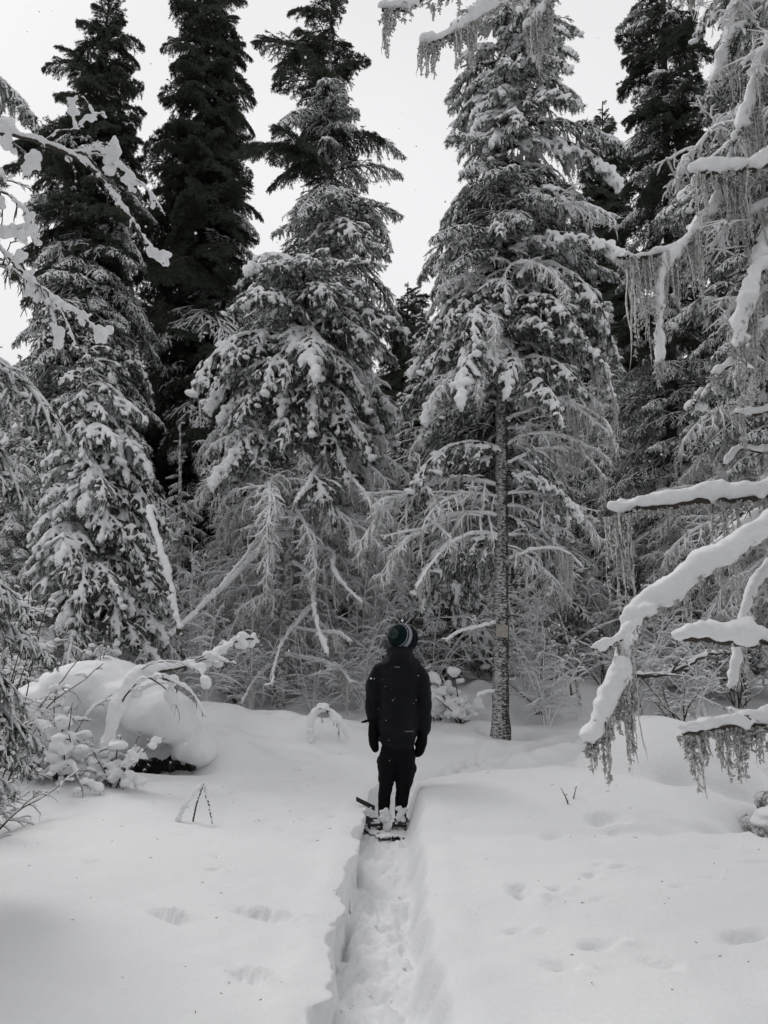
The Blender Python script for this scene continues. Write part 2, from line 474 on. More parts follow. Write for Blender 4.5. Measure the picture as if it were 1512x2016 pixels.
def prints_list():
    L_ = []
    def hit(px, py, z=.24):
        a = (px - 756) / F; b = (1008 - py) / F
        d = (a, cos(PITCH) - b * sin(PITCH), sin(PITCH) + b * cos(PITCH)); t = (z - CAM_Z) / d[2]
        return d[0] * t, d[1] * t
    for px, py, sx, sy, rot, dep in ((330, 1785, .16, .035, -.75, .05), (505, 1782, .17, .04, -.6, .05), (482, 1900, .13, .03, -.9, .04),
            (1035, 1750, .05, .10, .1, .05), (1100, 1750, .035, .04, 0, .035), (1195, 1640, .10, .06, .2, .05), (1185, 1855, .07, .05, .2, .04),
            (1110, 1890, .06, .035, -.6, .03), (1335, 1588, .12, .08, 0, .05), (1020, 1818, .05, .03, .3, .02), (1310, 1900, .07, .03, -.7, .02),
            (190, 1690, .08, .05, .2, .03), (420, 1700, .07, .03, -.3, .02), (600, 1520, .10, .08, .2, .05), (300, 1548, .12, .08, .2, .04),
            (470, 1560, .10, .06, .1, .035), (660, 1600, .05, .05, 0, .03), (1480, 1850, .10, .05, .3, .03), (1230, 1545, .12, .10, .1, .04),
            (1090, 1655, .06, .05, .1, .02), (560, 1440, .16, .12, .1, .06), (1060, 1560, .1, .07, .1, .02), (1420, 1640, .1, .07, .1, .05)):
        x, y = hit(px, py); g_ = 1.35 if px > 900 else 1.0; L_.append((x, y, sx * g_, sy * g_, rot, dep * (1.7 if px > 900 else 1.15)))
    return L_
PRINTS = prints_list()
_rp = np.random.default_rng(44)
for _k in range(26):
    PRINTS.append((_rp.uniform(.9, 3.4), _rp.uniform(4.2, 6.8), _rp.uniform(.03, .07), _rp.uniform(.02, .05), _rp.uniform(-1, 1), _rp.uniform(.018, .038)))
for _k in range(9):
    PRINTS.append((_rp.uniform(-2.8, -.7), _rp.uniform(4.2, 7.5), _rp.uniform(.03, .07), _rp.uniform(.02, .05), _rp.uniform(-1, 1), _rp.uniform(.010, .022)))

A_XY = (1.61, 11.2)
def H(x, y, detail=True):
    x = np.asarray(x, float); y = np.asarray(y, float)
    h = .22 + .30 * sst(7.5, 14, y) + .26 * sst(12.0, 16, y) + .12 * sst(11, 14, y) + .22 * sst(17, 40, y)
    h = h + .035 * fbm(x * .45 + 3, y * .45, 3) * (1 + sst(8, 14, y) * 2.2)
    # banks: left rises to the mound, right has a long hump with a mound at its end
    h = h + .20 * sst(-1.2, -4.2, x) * sst(4.5, 8, y)
    h = h + 0.29 * dome(x, y, 1.50, 7.1, 1.75, 1.3, 1.8, .12) + .09 * gauss(x, y, 2.3, 5.2, 1.6, 1.5)
    h = h + .58 * dome(x, y, 2.72, 7.75, .95, .85, 1.7)
    h = h - .45 * gauss(x, y, 3.12, 6.25, .42, .34)
    h = h + .42 * gauss(x, y, -3.5, 9.9, 1.5, .8) + .30 * gauss(x, y, -1.7, 10.6, 1.6, .7) + .16 * gauss(x, y, -.75, 10.1, .5, .35)
    h = h + .20 * gauss(x, y, 1.0, 14.5, 2.2, 1.5) + .22 * gauss(x, y, 3.2, 13.5, 1.5, 1.0)
    h = h - .13 * gauss(x, y, .8, 8.9, 1.4, .55, .15)
    # hollow under the left mound, tree well round the trunk
    h = h - .34 * gauss(x, y, -2.65, 8.62, .80, .22, .05) - .35 * gauss(x, y, -3.6, 6.4, .8, .7) + .22 * gauss(x, y, -1.75, 9.1, .7, .45, -.5)
    h = h - .20 * gauss(x, y, A_XY[0], A_XY[1], .28, .28)
    lum = vnoise(x * 3.1, y * 3.1)
    h = h + .09 * np.maximum(0, lum) * sst(8.2, 9.5, y) * (1 - sst(18, 22, y))
    for (cx, cy, sx, sy, rot, dep) in PRINTS:
        g = gauss(x, y, cx, cy, sx * 1.05, sy * 1.05, rot); g = sst(.05, 1.0, g) ; rim = gauss(x, y, cx + .6 * sx, cy - .5 * sy, sx * 1.1, sy * 1.2, rot)
        h = h - 1.15 * dep * g * (1 + .5 * vnoise(x * 30, y * 30)) + .5 * dep * rim * (1 + .6 * vnoise(x * 24, y * 24))
    if detail:
        h = h + .006 * fbm(x * 5, y * 5, 3)
        # small animal tracks and drips in the crust
        sp = vnoise(x * 6.5 + 11, y * 6.5); h = h - .018 * sst(.62, .95, sp) * sst(.0, .5, vnoise(x * .8, y * .8 + 9))
    # the trodden trail
    d = x - trail_x(y)
    jag = .030 * vnoise(y * 2.6, 3.3) + .016 * vnoise(y * 6.3, 9.1) + .012 * vnoise(y * 14.5, 4.1) + .008 * vnoise(y * 31, 1.1)
    jag2 = .028 * vnoise(y * 3.1, 23.3) + .016 * vnoise(y * 9.0, 19.1)
    wl = .235 + jag; wr = .225 + jag2
    m = sst(-wl - .014, -wl + .018, d) * (1 - sst(wr - .10, wr + .045, d))
    m = m * (1 - sst(12, 13.5, y))
    soft = sst(7.6, 9.0, y)
    floor_ = -.01 + .30 * sst(7.5, 13, y) + .030 * fbm(x * 9, y * 7, 4, .62) + .02 * sst(.1, .6, vnoise(x * 5 + 2, y * 3.1)) - .022 * sst(.35, .7, vnoise(x * 8, y * 4.7 + 7)) + .012 * np.sin(y * 11 + 2 * np.sin(y * 3)) * sst(-.05, .05, d) \
        + .012 * np.sin(y * 11 + 3.2) * sst(.05, -.05, d) + .02 * sst(.02, .12, np.abs(d)) * .6
    floor_ = floor_ - .055 * sst(6.6, 5.4, y)
    crev = .12 * np.exp(-((d + wl - .02) / .028) ** 2) * sst(-.1, .35, vnoise(y * 1.7, 5.5))   # gap along the left wall
    floor_ = floor_ - crev
    h = h - .0 * d + .018 * (np.exp(-((d + wl + .10) / .07) ** 2) + .6 * np.exp(-((d - wr - .14) / .08) ** 2)) * (1 - soft) * (1 - sst(12, 13, y))
    return h * (1 - m * (1 - .45 * soft)) + floor_ * m * (1 - .45 * soft)

def Hs(x, y): return float(H(np.array([x]), np.array([y]))[0])

def axis(parts):
    out_ = []
    for a, b, s in parts: out_.append(np.arange(a, b, s))
    return np.concatenate(out_)
def build_ground():
    xs = axis([(-400, -60, 34), (-60, -20, 4), (-20, -6, .45), (-6, -1.6, .065), (-1.6, -.45, .030), (-.45, .45, .013), (.45, 1.6, .028), (1.6, 5, .055), (5, 20, .4), (20, 60, 4), (60, 401, 34)])
    ys = axis([(-300, -20, 28), (-20, 0, 2), (0, 2.8, .1), (2.8, 5.2, .021), (5.2, 9.5, .030), (9.5, 14, .05), (14, 26, .15), (26, 60, .8), (60, 200, 12), (200, 1500, 100)])
    X, Y = np.meshgrid(xs, ys); Z = H(X, Y)
    # the left wall of the trail overhangs a little where the crust breaks
    d = X - trail_x(Y); lip = np.exp(-((d + .27) / .06) ** 2) * sst(.10, .2, Z) * (1 - sst(8, 9, Y))
    X = X + lip * .075 * sst(-.2, .6, vnoise(Y * 2.3, 77.7))
    V = np.stack([X, Y, Z], -1).reshape(-1, 3)
    ny, nx = X.shape; i = np.arange(ny - 1)[:, None] * nx; j = np.arange(nx - 1)[None]
    Q = np.stack([i + j, i + j + 1, i + j + nx + 1, i + j + nx], -1).reshape(-1, 4)
    mb = MB(); mb.add(V, Q)
    tag(obj('snow_ground', mb, M['ground']), kind='structure')
build_ground()

def ground_hit(px, py):
    a = (px - 756) / F; b = (1008 - py) / F
    d = np.array([a, cos(PITCH) - b * sin(PITCH), sin(PITCH) + b * cos(PITCH)]); d /= d[1]
    ys = np.arange(3, 60, .05); p = d[None] * ys[:, None]; z = CAM_Z + p[:, 2]
    hh = H(p[:, 0], p[:, 1]); k = np.argmax(z < hh)
    return (p[k, 0], p[k, 1], hh[k]) if (z < hh).any() else (p[-1, 0], 60, .6)

# ------------------------------------------------------------------ trees made of branches
def trunk_mesh(P, r0, r1, m, seg=12, rough=.12, seed=0):
    r = np.random.default_rng(seed); P = np.asarray(P, float)
    K = max(30, int(np.linalg.norm(P[-1] - P[0]) * 9))
    Q = resamp(P[None], K); u = np.linspace(0, 1, K)
    rad = (r0 * (1 - u) ** .8 + r1) * (1 + .22 * np.exp(-u * 50)) * (1 + r.normal(0, rough * .3, K))
    mb = MB(); tubes(mb, Q, rad[None], seg)
    V = mb.v[0]; V += r.normal(0, r0 * .05, V.shape)
    return mb.mesh('trunk', m)

def conifer(name, label, base, top, prof, n, r_trunk, bark='bark', seed=0, group=None, zlow=None, stub=None, irr=.35, gap=.5, fat=1.0, frontless=None, cat='tree'):
    """base/top: points. prof rows: (y px, left px, right px, {kind: weight}) silhouettes read at the tree's distance"""
    r = np.random.default_rng(seed)
    base = np.array(base, float); top = np.array(top, float); Yd = base[1]
    root = empty(name, base); tag(root, label, cat, group)
    mid = (base + top) / 2 + np.array([r.normal(0, .04), r.normal(0, .05), 0])
    u = np.linspace(0, 1, 9)[:, None]
    line = (1 - u) ** 2 * base + 2 * u * (1 - u) * mid + u ** 2 * top
    tm = trunk_mesh(line - base, r_trunk, .012, M[bark], seed=seed); obj('trunk', tm, M[bark], root)
    rows = []
    for (yp, xl, xr, kinds) in prof:
        a = at(xl, yp, Yd); b = at(xr, yp, Yd); rows.append((a[2], a[0], b[0], kinds))
    rows.sort(key=lambda q: q[0])
    zr = np.array([q[0] for q in rows]); XL = np.array([q[1] for q in rows]); XR = np.array([q[2] for q in rows])
    def rad_at(z): 
        xl = np.interp(z, zr, XL); xr = np.interp(z, zr, XR)
        if z > zr[-1]:                      # narrow to the top beyond the last row
            f = max(0.04, (top[2] - z) / max(.1, top[2] - zr[-1])); c = (xl + xr) / 2; xl = c + (xl - c) * f; xr = c + (xr - c) * f
        return xl, xr
    def kind_at(z):
        i = int(np.argmin(np.abs(zr - z))); ks = rows[i][3]
        return r.choice(list(ks.keys()), p=np.array(list(ks.values())) / sum(ks.values()))
    z0 = zlow if zlow is not None else zr[0]; z1 = top[2]
    zs = np.linspace(z0, z1 - .05, 400); wgt = []
    for z in zs:
        xl, xr = rad_at(z - .0); wgt.append(.35 + max(.1, (xr - xl) / 2) ** .8)
    cdf = np.cumsum(wgt); cdf /= cdf[-1]
    for i in range(n):
        z = float(np.interp((i + r.random() * .9) / n, cdf, zs))
        tx = np.interp(z, line[:, 2], line[:, 0]); ty = np.interp(z, line[:, 2], line[:, 1])
        az = i * 2.39996 + r.normal(0, .35)
        rmax = 0
        for _ in range(2):
            xl, xr = rad_at(z - .32 * rmax)
            c = cos(az); ext = (xr - tx) if c > 0 else (tx - xl); ext = max(ext, .12)
            mean = max(.12, (xr - xl) / 2)
            rmax = ext * abs(c) + mean * (1 - abs(c))
        kd = str(kind_at(z - .3 * rmax))
        Lw = max(.16, rmax * r.uniform(.82, 1.17) / dict(laden=.80, dark=.93, dusted=.87, twiggy=.82)[kd])
        nz = float(vnoise(np.array(z * 1.1 + seed * 3.7), np.array(az % 6.283 * 1.3 + seed)))
        Lw *= 1 + irr * nz
        if nz < -.45 and r.random() < gap: continue
        if frontless is not None and z < frontless and sin(az) < -.35 and r.random() < .93: continue
        up = sst(.75, 1.0, (z - base[2]) / (top[2] - base[2])) * R(38)
        place_bough(root, (tx - base[0], ty - base[1], z - base[2]), az, Lw, kd, r, pitch=up + r.normal(0, R(7 if kd != 'dark' else 13)), roll=r.normal(0, .12 if kd != 'dark' else .5), fat=fat)
    return root

LAD = dict(laden=1.0); DRK = dict(dark=1.0); DUS = dict(dusted=1.0); TWG = dict(twiggy=1.0)
def mixk(**k): return k

# A: big spruce right of centre with a long bare trunk
ax, ay, az_ = ground_hit(985, 1452)
A_base = (ax, ay, az_ - .12); A_top = at(992, -70, ay)
big_t = conifer('spruce_tree', 'tall spruce with a bare snow flecked lower trunk carrying a small square board', A_base, A_top,
    [(60, 905, 1115, mixk(laden=3, dusted=1)), (150, 880, 1130, mixk(laden=3, dusted=2)), (250, 890, 1160, LAD), (330, 870, 1172, mixk(laden=2, dusted=1)), (400, 835, 1180, mixk(dusted=2, laden=.8)), (460, 822, 1188, mixk(dusted=2, laden=1)), (520, 810, 1195, mixk(laden=3, dusted=1, twiggy=.4)),
     (640, 835, 1205, mixk(laden=3, twiggy=1)), (740, 800, 1200, mixk(laden=3, twiggy=1.2)), (860, 785, 1205, mixk(laden=2, twiggy=2, dusted=1)), (960, 790, 1200, mixk(laden=2, twiggy=2, dusted=1)), (1080, 765, 1190, mixk(laden=2, twiggy=2)),
     (1180, 800, 1060, mixk(laden=1.2, twiggy=2))], 250, .105, 'bark_snow', 11, zlow=at(985, 1090, ay)[2], frontless=at(985, 755, ay)[2], irr=.22)

# B: broad snow laden spruce left of centre, with C the tall open spruce just behind it
bx, by, bz = ground_hit(552, 1388)
B_top = at(600, 500, by)
broad_t = conifer('spruce_tree', 'broad snow laden spruce with drooping boughs and bare frosted lower branches left of the person', (bx, by, bz - .1), B_top,
    [(540, 530, 660, LAD), (600, 450, 745, LAD), (680, 430, 775, LAD), (780, 400, 790, mixk(laden=3, twiggy=.5)), (880, 395, 790, mixk(laden=2, twiggy=2)),
     (980, 395, 785, mixk(laden=1, twiggy=3)), (1100, 400, 760, TWG), (1230, 360, 740, TWG), (1340, 400, 690, TWG)], 250, .10, 'bark_frost', 21, zlow=at(552, 1330, by)[2], frontless=at(552, 1010, by)[2])
cy_ = by + 3.0
conifer('spruce_tree', 'tall open topped spruce with a pale frosted trunk rising behind the broad laden spruce', (at(618, 1200, cy_)[0], cy_, .4), at(655, -60, cy_),
    [(30, 565, 700, DRK), (90, 540, 725, mixk(dark=3, dusted=1)), (160, 505, 740, DRK), (260, 520, 750, mixk(dark=2, dusted=1)), (330, 535, 740, mixk(dark=1.5, dusted=2)),
     (420, 480, 735, mixk(dusted=3, dark=1, laden=.5)), (520, 470, 755, mixk(dusted=3, laden=1)), (640, 480, 760, DUS), (900, 470, 770, DUS)], 140, .13, 'bark_frost', 31, zlow=at(620, 900, cy_)[2], irr=.6, gap=.9)

# D, E: dark giants at the left
conifer('spruce_tree', 'tall nearly black spruce without snow left of the open topped one', (at(405, 1200, 21)[0], 21, .4), at(412, -140, 21),
    [(-40, 362, 462, DRK), (60, 335, 482, DRK), (160, 325, 492, DRK), (270, 300, 508, DRK), (380, 292, 512, DRK), (500, 275, 515, mixk(dark=6, dusted=1)), (650, 250, 540, mixk(dark=4, dusted=1)), (800, 245, 560, mixk(dark=3, dusted=1)), (1000, 250, 570, mixk(dark=2, dusted=1)), (1200, 260, 560, DUS)],
    300, .2, 'bark', 41, zlow=1.5, irr=.2, gap=0, fat=1.45)
conifer('spruce_tree', 'tall dark green spruce with a crooked narrow top near the photo left edge', (at(150, 1200, 18)[0], 18, .4), at(214, -5, 18),
    [(20, 195, 240, DRK), (95, 150, 285, DRK), (140, 130, 250, DRK), (250, 75, 280, DRK), (330, 60, 265, mixk(dark=3, dusted=1)), (450, 50, 280, mixk(dark=2, dusted=2)), (560, 45, 290, mixk(dark=1, dusted=2)), (680, 20, 290, mixk(dusted=3, laden=.5)), (850, 20, 300, mixk(dusted=3, laden=1)), (1100, 10, 310, DUS)],
    290, .17, 'bark', 51, zlow=1.6, irr=.35, gap=.2, fat=1.35)
# F: small puffy laden spruce left
fx, fy = at(168, 1290, 11.5)[0], 11.5
conifer('spruce_tree', 'small spruce loaded with round snow clumps behind the left snow mound', (fx, fy, Hs(fx, fy) - .1), at(172, 655, 11.5),
    [(700, 140, 215, LAD), (780, 105, 245, LAD), (850, 105, 262, LAD), (950, 70, 275, LAD), (1050, 55, 300, LAD), (1150, 40, 310, LAD), (1250, 45, 320, mixk(laden=3, twiggy=1)), (1310, 50, 320, mixk(laden=1, twiggy=1))],
    170, .07, 'bark_frost', 61, zlow=at(160, 1290, 11.5)[2])
# G, H: right side
conifer('spruce_tree', 'tall dark spruce with sky showing beside its trunk at the right of the clearing', (at(1325, 1200, 16)[0], 16, .45), at(1300, -260, 16),
    [(-80, 1250, 1370, DRK), (20, 1240, 1420, mixk(dark=2, dusted=1)), (120, 1235, 1410, mixk(dark=3, dusted=1)), (250, 1215, 1430, mixk(dark=2, dusted=2)), (400, 1225, 1440, mixk(dark=2, dusted=2)), (550, 1215, 1450, mixk(dark=1, dusted=2)), (700, 1200, 1460, mixk(dark=1, dusted=2)), (850, 1190, 1470, DUS), (1050, 1200, 1450, mixk(dusted=2, twiggy=1)), (1200, 1200, 1450, mixk(dusted=1, twiggy=1))],
    240, .15, 'bark', 71, zlow=1.6)
conifer('spruce_tree', 'snow dusted spruce reaching the top of the photo along the right edge', (at(1540, 1200, 12.5)[0], 12.5, .45), at(1530, -500, 12.5),
    [(-300, 1460, 1600, DUS), (-60, 1400, 1660, mixk(dusted=1, laden=1)), (60, 1385, 1660, mixk(dusted=1, laden=1)), (180, 1380, 1670, mixk(dusted=1, laden=.6, twiggy=.4)), (300, 1290, 1680, mixk(dusted=3, twiggy=1)), (420, 1320, 1700, DUS), (600, 1390, 1700, DUS), (800, 1370, 1700, mixk(dusted=2, twiggy=1)), (1000, 1340, 1700, mixk(dusted=1, twiggy=1)), (1180, 1330, 1700, TWG)],
    240, .13, 'bark', 81, zlow=1.7)
conifer('spruce_tree', 'slim dark pointed spruce showing beyond the big spruce on its right', (at(1190, 1200, 26)[0], 26, .5), at(1186, 200, 26),
    [(250, 1168, 1212, DRK), (330, 1145, 1225, DRK), (450, 1125, 1245, DRK), (650, 1110, 1265, DRK), (900, 1100, 1280, DUS)], 260, .14, 'bark', 91, zlow=4, fat=1.9, irr=.1, gap=0)
conifer('spruce_tree', 'far dark spruce standing in the sky gap between the two snowy central trees', (at(800, 1200, 28)[0], 28, .5), at(803, 555, 28),
    [(600, 785, 835, DRK), (680, 755, 850, DRK), (800, 740, 870, DRK), (950, 730, 880, DUS)], 220, .13, 'bark', 101, zlow=2.5, fat=1.8, irr=.2, gap=0)
# smaller frosted trees that fill the wood behind the clearing
fill = [
 ('slender frosted young spruce in front of the black spruce', 355, 15.5, 835, 75, dict(twiggy=2, dusted=1), 70),
 ('thin pale frosted snag with drooping twigs left of the broad spruce', 432, 14, 890, 62, TWG, 46),
 ('frosted spruce filling the gap behind the person', 740, 18, 860, 95, dict(dusted=1, twiggy=1, laden=1), 95),
 ('short snowy spruce with feathery boughs left of the bare trunk', 885, 14.5, 1010, 120, dict(dusted=1, laden=1.4), 80),
 ('frosted spruce with thin twigs just right of the bare trunk', 1085, 15, 770, 110, dict(twiggy=2, dusted=1), 110),
 ('dusted spruce behind the pale sapling', 1200, 18.5, 600, 130, dict(dusted=2, twiggy=1), 130),
 ('frosted twiggy spruce behind the hanging lichen limb', 1330, 13.5, 900, 100, dict(twiggy=1, dusted=1), 85),
 ('dusted spruce low at the right edge behind the limbs', 1460, 14.5, 760, 120, dict(twiggy=1, dusted=1), 95),
 ('grey frosted spruce at the left edge beyond the bush', 40, 14, 700, 110, dict(twiggy=1, dusted=2), 100),
 ('frosted thin spruce between the clumped small spruce and the broad one', 290, 14.5, 1000, 70, dict(twiggy=2, dusted=1), 60),
 ('drooping frosted spruce right behind the broad spruce base', 660, 17.5, 900, 120, dict(twiggy=2, dusted=1), 90),
]
for i, (lab, px, Yd, ptop, hw, kk, nb) in enumerate(fill):
    x = at(px, 1250, Yd)[0]; zb = Hs(x, Yd) - .1
    rows = []
    for f in (.06, .25, .5, .75, 1.0):
        yp = ptop + (1310 - ptop) * f; ww = hw * (f ** .75)
        rows.append((yp, px - ww, px + ww, kk))
    conifer('spruce_tree', lab, (x, Yd, zb), at(px, ptop, Yd), rows, nb, .06, 'bark_frost', 200 + i, zlow=at(px, 1300, Yd)[2])

# ------------------------------------------------------------------ far forest: whole trees that share four crowns
def far_tree_mesh(seed, snowy):
    r = np.random.default_rng(seed); Ht = 14.0
    nd = MB(); sn = MB(); n = 150
    for i in range(n):
        f = (i + r.random()) / n; z = 1.2 + (Ht - 1.4) * f; rad = 2.0 * (1 - f) ** .8 * r.uniform(.75, 1.2) + .15
        az = i * 2.4 + r.normal(0, .3)
        main = walk(np.array([[0, 0, z]]), np.array([az]), np.array([.05]), np.array([-.8]), np.array([rad]), 6, r, .05)
        m = 10; u = np.linspace(.12, .97, m)[None]; b, t = sample(main, u); a2, p2 = azpitch(t)
        sd = np.where(np.arange(m) % 2 == 0, 1, -1)
        s2 = walk(b[0], a2[0] + sd * 1.0, p2[0] - .2, p2[0] - .9, rad * .45 * (1 - u[0]) ** .6 + .12, 5, r, .1)
        allb = s2
        needles(nd, resamp(main, 5), 46, .11, .016, r, .1); needles(nd, s2, 46, .10, .015, r)
        tubes(nd, main, taper(main, .02, .006), 3)
        if snowy:
            X = resamp(s2, 4).copy(); k = r.uniform(0, 1, len(X)) < snowy
            RR = np.full((len(X), 4), .036) * capsule(4)[None] * r.uniform(.6, 1.4, (len(X), 4))
            X[..., 2] += .03
            tubes(sn, X[k], RR[k], 4)
            X = main.copy(); X[..., 2] += .03; tubes(sn, X, np.full((1, 6), .034), 4)
    return nd, sn
FAR = []
for i, (sv, nm) in enumerate(((0.0, 'needle'), (.45, 'needle'), (.8, 'needle_d'), (.9, 'needle_f'))):
    nd, sn = far_tree_mesh(500 + i, sv)
    FAR.append((nd.mesh('far_crown', M[nm], False), sn.mesh('far_snow', M['tsnow']) if sv else None))
tr_far = trunk_mesh([(0, 0, -.3), (.05, 0, 7), (0, .03, 14)], .15, .01, M['bark'], seed=5)
rf = np.random.default_rng(77)
spots = []
for Yd in (20, 23, 26.5, 31, 36, 42, 50):
    hw = Yd * .62; n = int(10 + Yd * .12)
    for k in range(n):
        x = -hw + 2 * hw * (k + rf.uniform(.1, .9)) / n; y = Yd + rf.uniform(-1.4, 1.4)
        px = 756 + F * x / (y * .985)
        # tallest crown height allowed so that the sky gaps of the photograph stay open
        lim = np.interp(px, [-400, 0, 60, 110, 330, 520, 560, 700, 735, 790, 840, 1000, 1120, 1180, 1240, 1330, 1420, 1700, 2000],
                            [300, 640, 640, 420, 560, 620, 560, 640, 760, 700, 560, 380, 420, 420, 380, 560, 480, 250, 250])
        zt = at(756, lim + rf.uniform(0, 260), y)[2]
        spots.append((x, y, zt))
KN = ['dark', 'lightly snowed', 'snow dusted', 'frosted grey']
MARKS = [(-9e9, 60, 'at the left edge'), (60, 260, 'behind the crooked topped dark spruce'), (260, 400, 'behind the nearly black spruce'), (400, 560, 'behind the left half of the broad laden spruce'),
         (560, 720, 'behind the right half of the broad laden spruce'), (720, 850, 'in the gap above the person'), (850, 1000, 'behind the left half of the board tree'), (1000, 1160, 'behind the right half of the board tree'),
         (1160, 1330, 'behind the pale sapling'), (1330, 9e9, 'behind the lichen hung limbs')]
ORD = ['nearest', 'second nearest', 'third nearest', 'fourth nearest', 'fifth nearest', 'sixth nearest', 'seventh nearest']
seen = {}
def far_tag(e, kx, x, y):
    if y > 29:
        return tag(e, KN[kx] + ' spruce deep in the wood behind the clearing', 'tree', KN[kx] + ' spruces deep in the wood')
    px = 756 + F * x / (y * .985); mk = [m_[2] for m_ in MARKS if m_[0] <= px < m_[1]][0]
    q = seen[(kx, mk)] = seen.get((kx, mk), -1) + 1
    tag(e, '%s spruce %s, %s there' % (KN[kx], mk, ORD[min(q, 6)]), 'tree', KN[kx] + ' spruces of the near wood')
spots.sort(key=lambda q: q[1])
back = []  # unseen spruces added so that the clearing gets forest shade
for k in range(22):
    a = R(195) + R(330) * (k + rf.uniform(-.2, .2)) / 34 * .46 + (R(0) if k % 2 else R(0)); d = rf.uniform(6, 17)
    a = R(170) + R(200) * (k + .5) / 22
    back.append((d * cos(a), d * sin(a) + 1.5, rf.uniform(9, 15)))
for (x, y, zt) in back:
    if abs(x) < 3.4 and y > -3: continue
    e = empty('spruce_tree', (x, y, .1), rf.uniform(0, 6.28)); sc = zt / 14; e.scale = (sc, sc, sc)
    tag(e, 'unseen snow dusted spruce added around the viewer to shade the clearing', 'tree', 'added unseen spruces around the viewer')
    obj('trunk', tr_far, M['bark'], e); tag(obj('crown', FAR[2][0], None, e), kind='stuff'); tag(obj('snow', FAR[2][1], None, e), kind='stuff')
for (x, y, zt) in spots:
    if y < 24: kx = rf.choice([1, 2, 3, 3])
    else: kx = rf.choice([0, 1, 1, 2, 2])
    cm, sm = FAR[kx]; zb = Hs(x, y); sc = float(np.clip((zt - zb) / 14.0, .45, 1.6))
    e = empty('spruce_tree', (x, y, zb), rf.uniform(0, 6.28)); 
    e.scale = (sc ** .6 * 1.0, sc ** .6 * 1.0, sc)
    far_tag(e, kx, x, y)
    obj('trunk', tr_far, M['bark'], e); tag(obj('crown', cm, None, e), kind='stuff')
    if sm: tag(obj('snow', sm, None, e), kind='stuff')

# ------------------------------------------------------------------ bare saplings and shrubs
def shrub(name, label, cat, base, h, n_stem, seed, spread=.5, snow_r=.012, lean=(0, 0), stem_r=.012, wobble=.10, twigs=9, droop=0.0, blob=0.0, group=None, m='twig', vox=None):
    r = np.random.default_rng(seed); base = np.array(base, float)
    root = empty(name, base); tag(root, label, cat, group)
    az = r.uniform(0, 6.28, n_stem); p0 = np.full(n_stem, R(88)) - r.uniform(0, spread, n_stem)
    st = walk(np.zeros((n_stem, 3)) + r.normal(0, .04, (n_stem, 3)) * [1, 1, 0], az, p0, p0 - r.uniform(0, .5 + droop, n_stem), h * r.uniform(.7, 1.05, n_stem), 14, r, wobble)
    st[:, :, 0] += lean[0] * np.linspace(0, 1, 14) ; st[:, :, 1] += lean[1] * np.linspace(0, 1, 14)
    u = np.sort(r.uniform(.15, .98, (n_stem, twigs)), axis=1); b, t = sample(st, u); 
    n2 = n_stem * twigs; a2 = r.uniform(0, 6.28, n2); l2 = (h * .34 * (1.05 - u) ** .6 * r.uniform(.4, 1.1, u.shape)).ravel()
    p2 = r.uniform(R(5), R(55), n2) - droop * .5
    s2 = walk(b.reshape(-1, 3), a2, p2, p2 - r.uniform(0, .6 + droop, n2), l2, 7, r, wobble * 1.3)
    m3 = 5; u3 = r.uniform(.15, 1, (n2, m3)); b3, t3 = sample(s2, u3); a3, q3 = azpitch(t3)
    n3 = n2 * m3
    s3 = walk(b3.reshape(-1, 3), (a3 + r.choice([-1, 1], a3.shape) * r.uniform(.4, 1.1, a3.shape)).ravel(), (q3 + r.normal(0, .3, q3.shape)).ravel(),
              (q3 - .2 - droop * .6 + r.normal(0, .3, q3.shape)).ravel(), np.repeat(l2, m3) * r.uniform(.2, .5, n3), 4, r, wobble * 1.3)
    wd = MB(); tubes(wd, st, taper(st, stem_r, stem_r * .3), 7); tubes(wd, s2, taper(s2, stem_r * .45, stem_r * .18), 4); tubes(wd, s3, taper(s3, stem_r * .2, stem_r * .1), 3)
    obj('stems', wd, M[m], root)
    sn = MB()
    for PP, rr, p in ((st, snow_r * 1.2, .9), (s2, snow_r, .85), (s3, snow_r * .75, .7)):
        k = PP.shape[1]; X = PP.copy(); T = nrm(np.gradient(X, axis=1)); fl = np.clip(1.15 - np.abs(T[..., 2]), .25, 1)
        RR = rr * capsule(k)[None] * r.uniform(.55, 1.45, X.shape[:2]) * fl
        X[..., 2] += RR * .6 + stem_r * .25; kp = r.uniform(0, 1, len(X)) < p
        tubes(sn, X[kp], RR[kp], 3 if PP is s3 else 5)
    if blob:
        pts = sample(s2, r.uniform(.3, 1, (n2, 2)))[0].reshape(-1, 3); pts = pts[r.uniform(0, 1, len(pts)) < .5]
        rb = r.uniform(.4, 1.3, len(pts)) * blob; blobs(sn, pts + [0, 0, .01], np.stack([rb * r.uniform(.9, 1.6, len(rb)), rb * r.uniform(.8, 1.3, len(rb)), rb * .75], 1))
    me = remeshed(sn, 'snow', M['snow'], vox, 2, disp=[(.10, .045), (.035, .015)]) if vox else sn.mesh('snow', M['tsnow'])
    obj('snow', me, M['snow'], root)
    return root

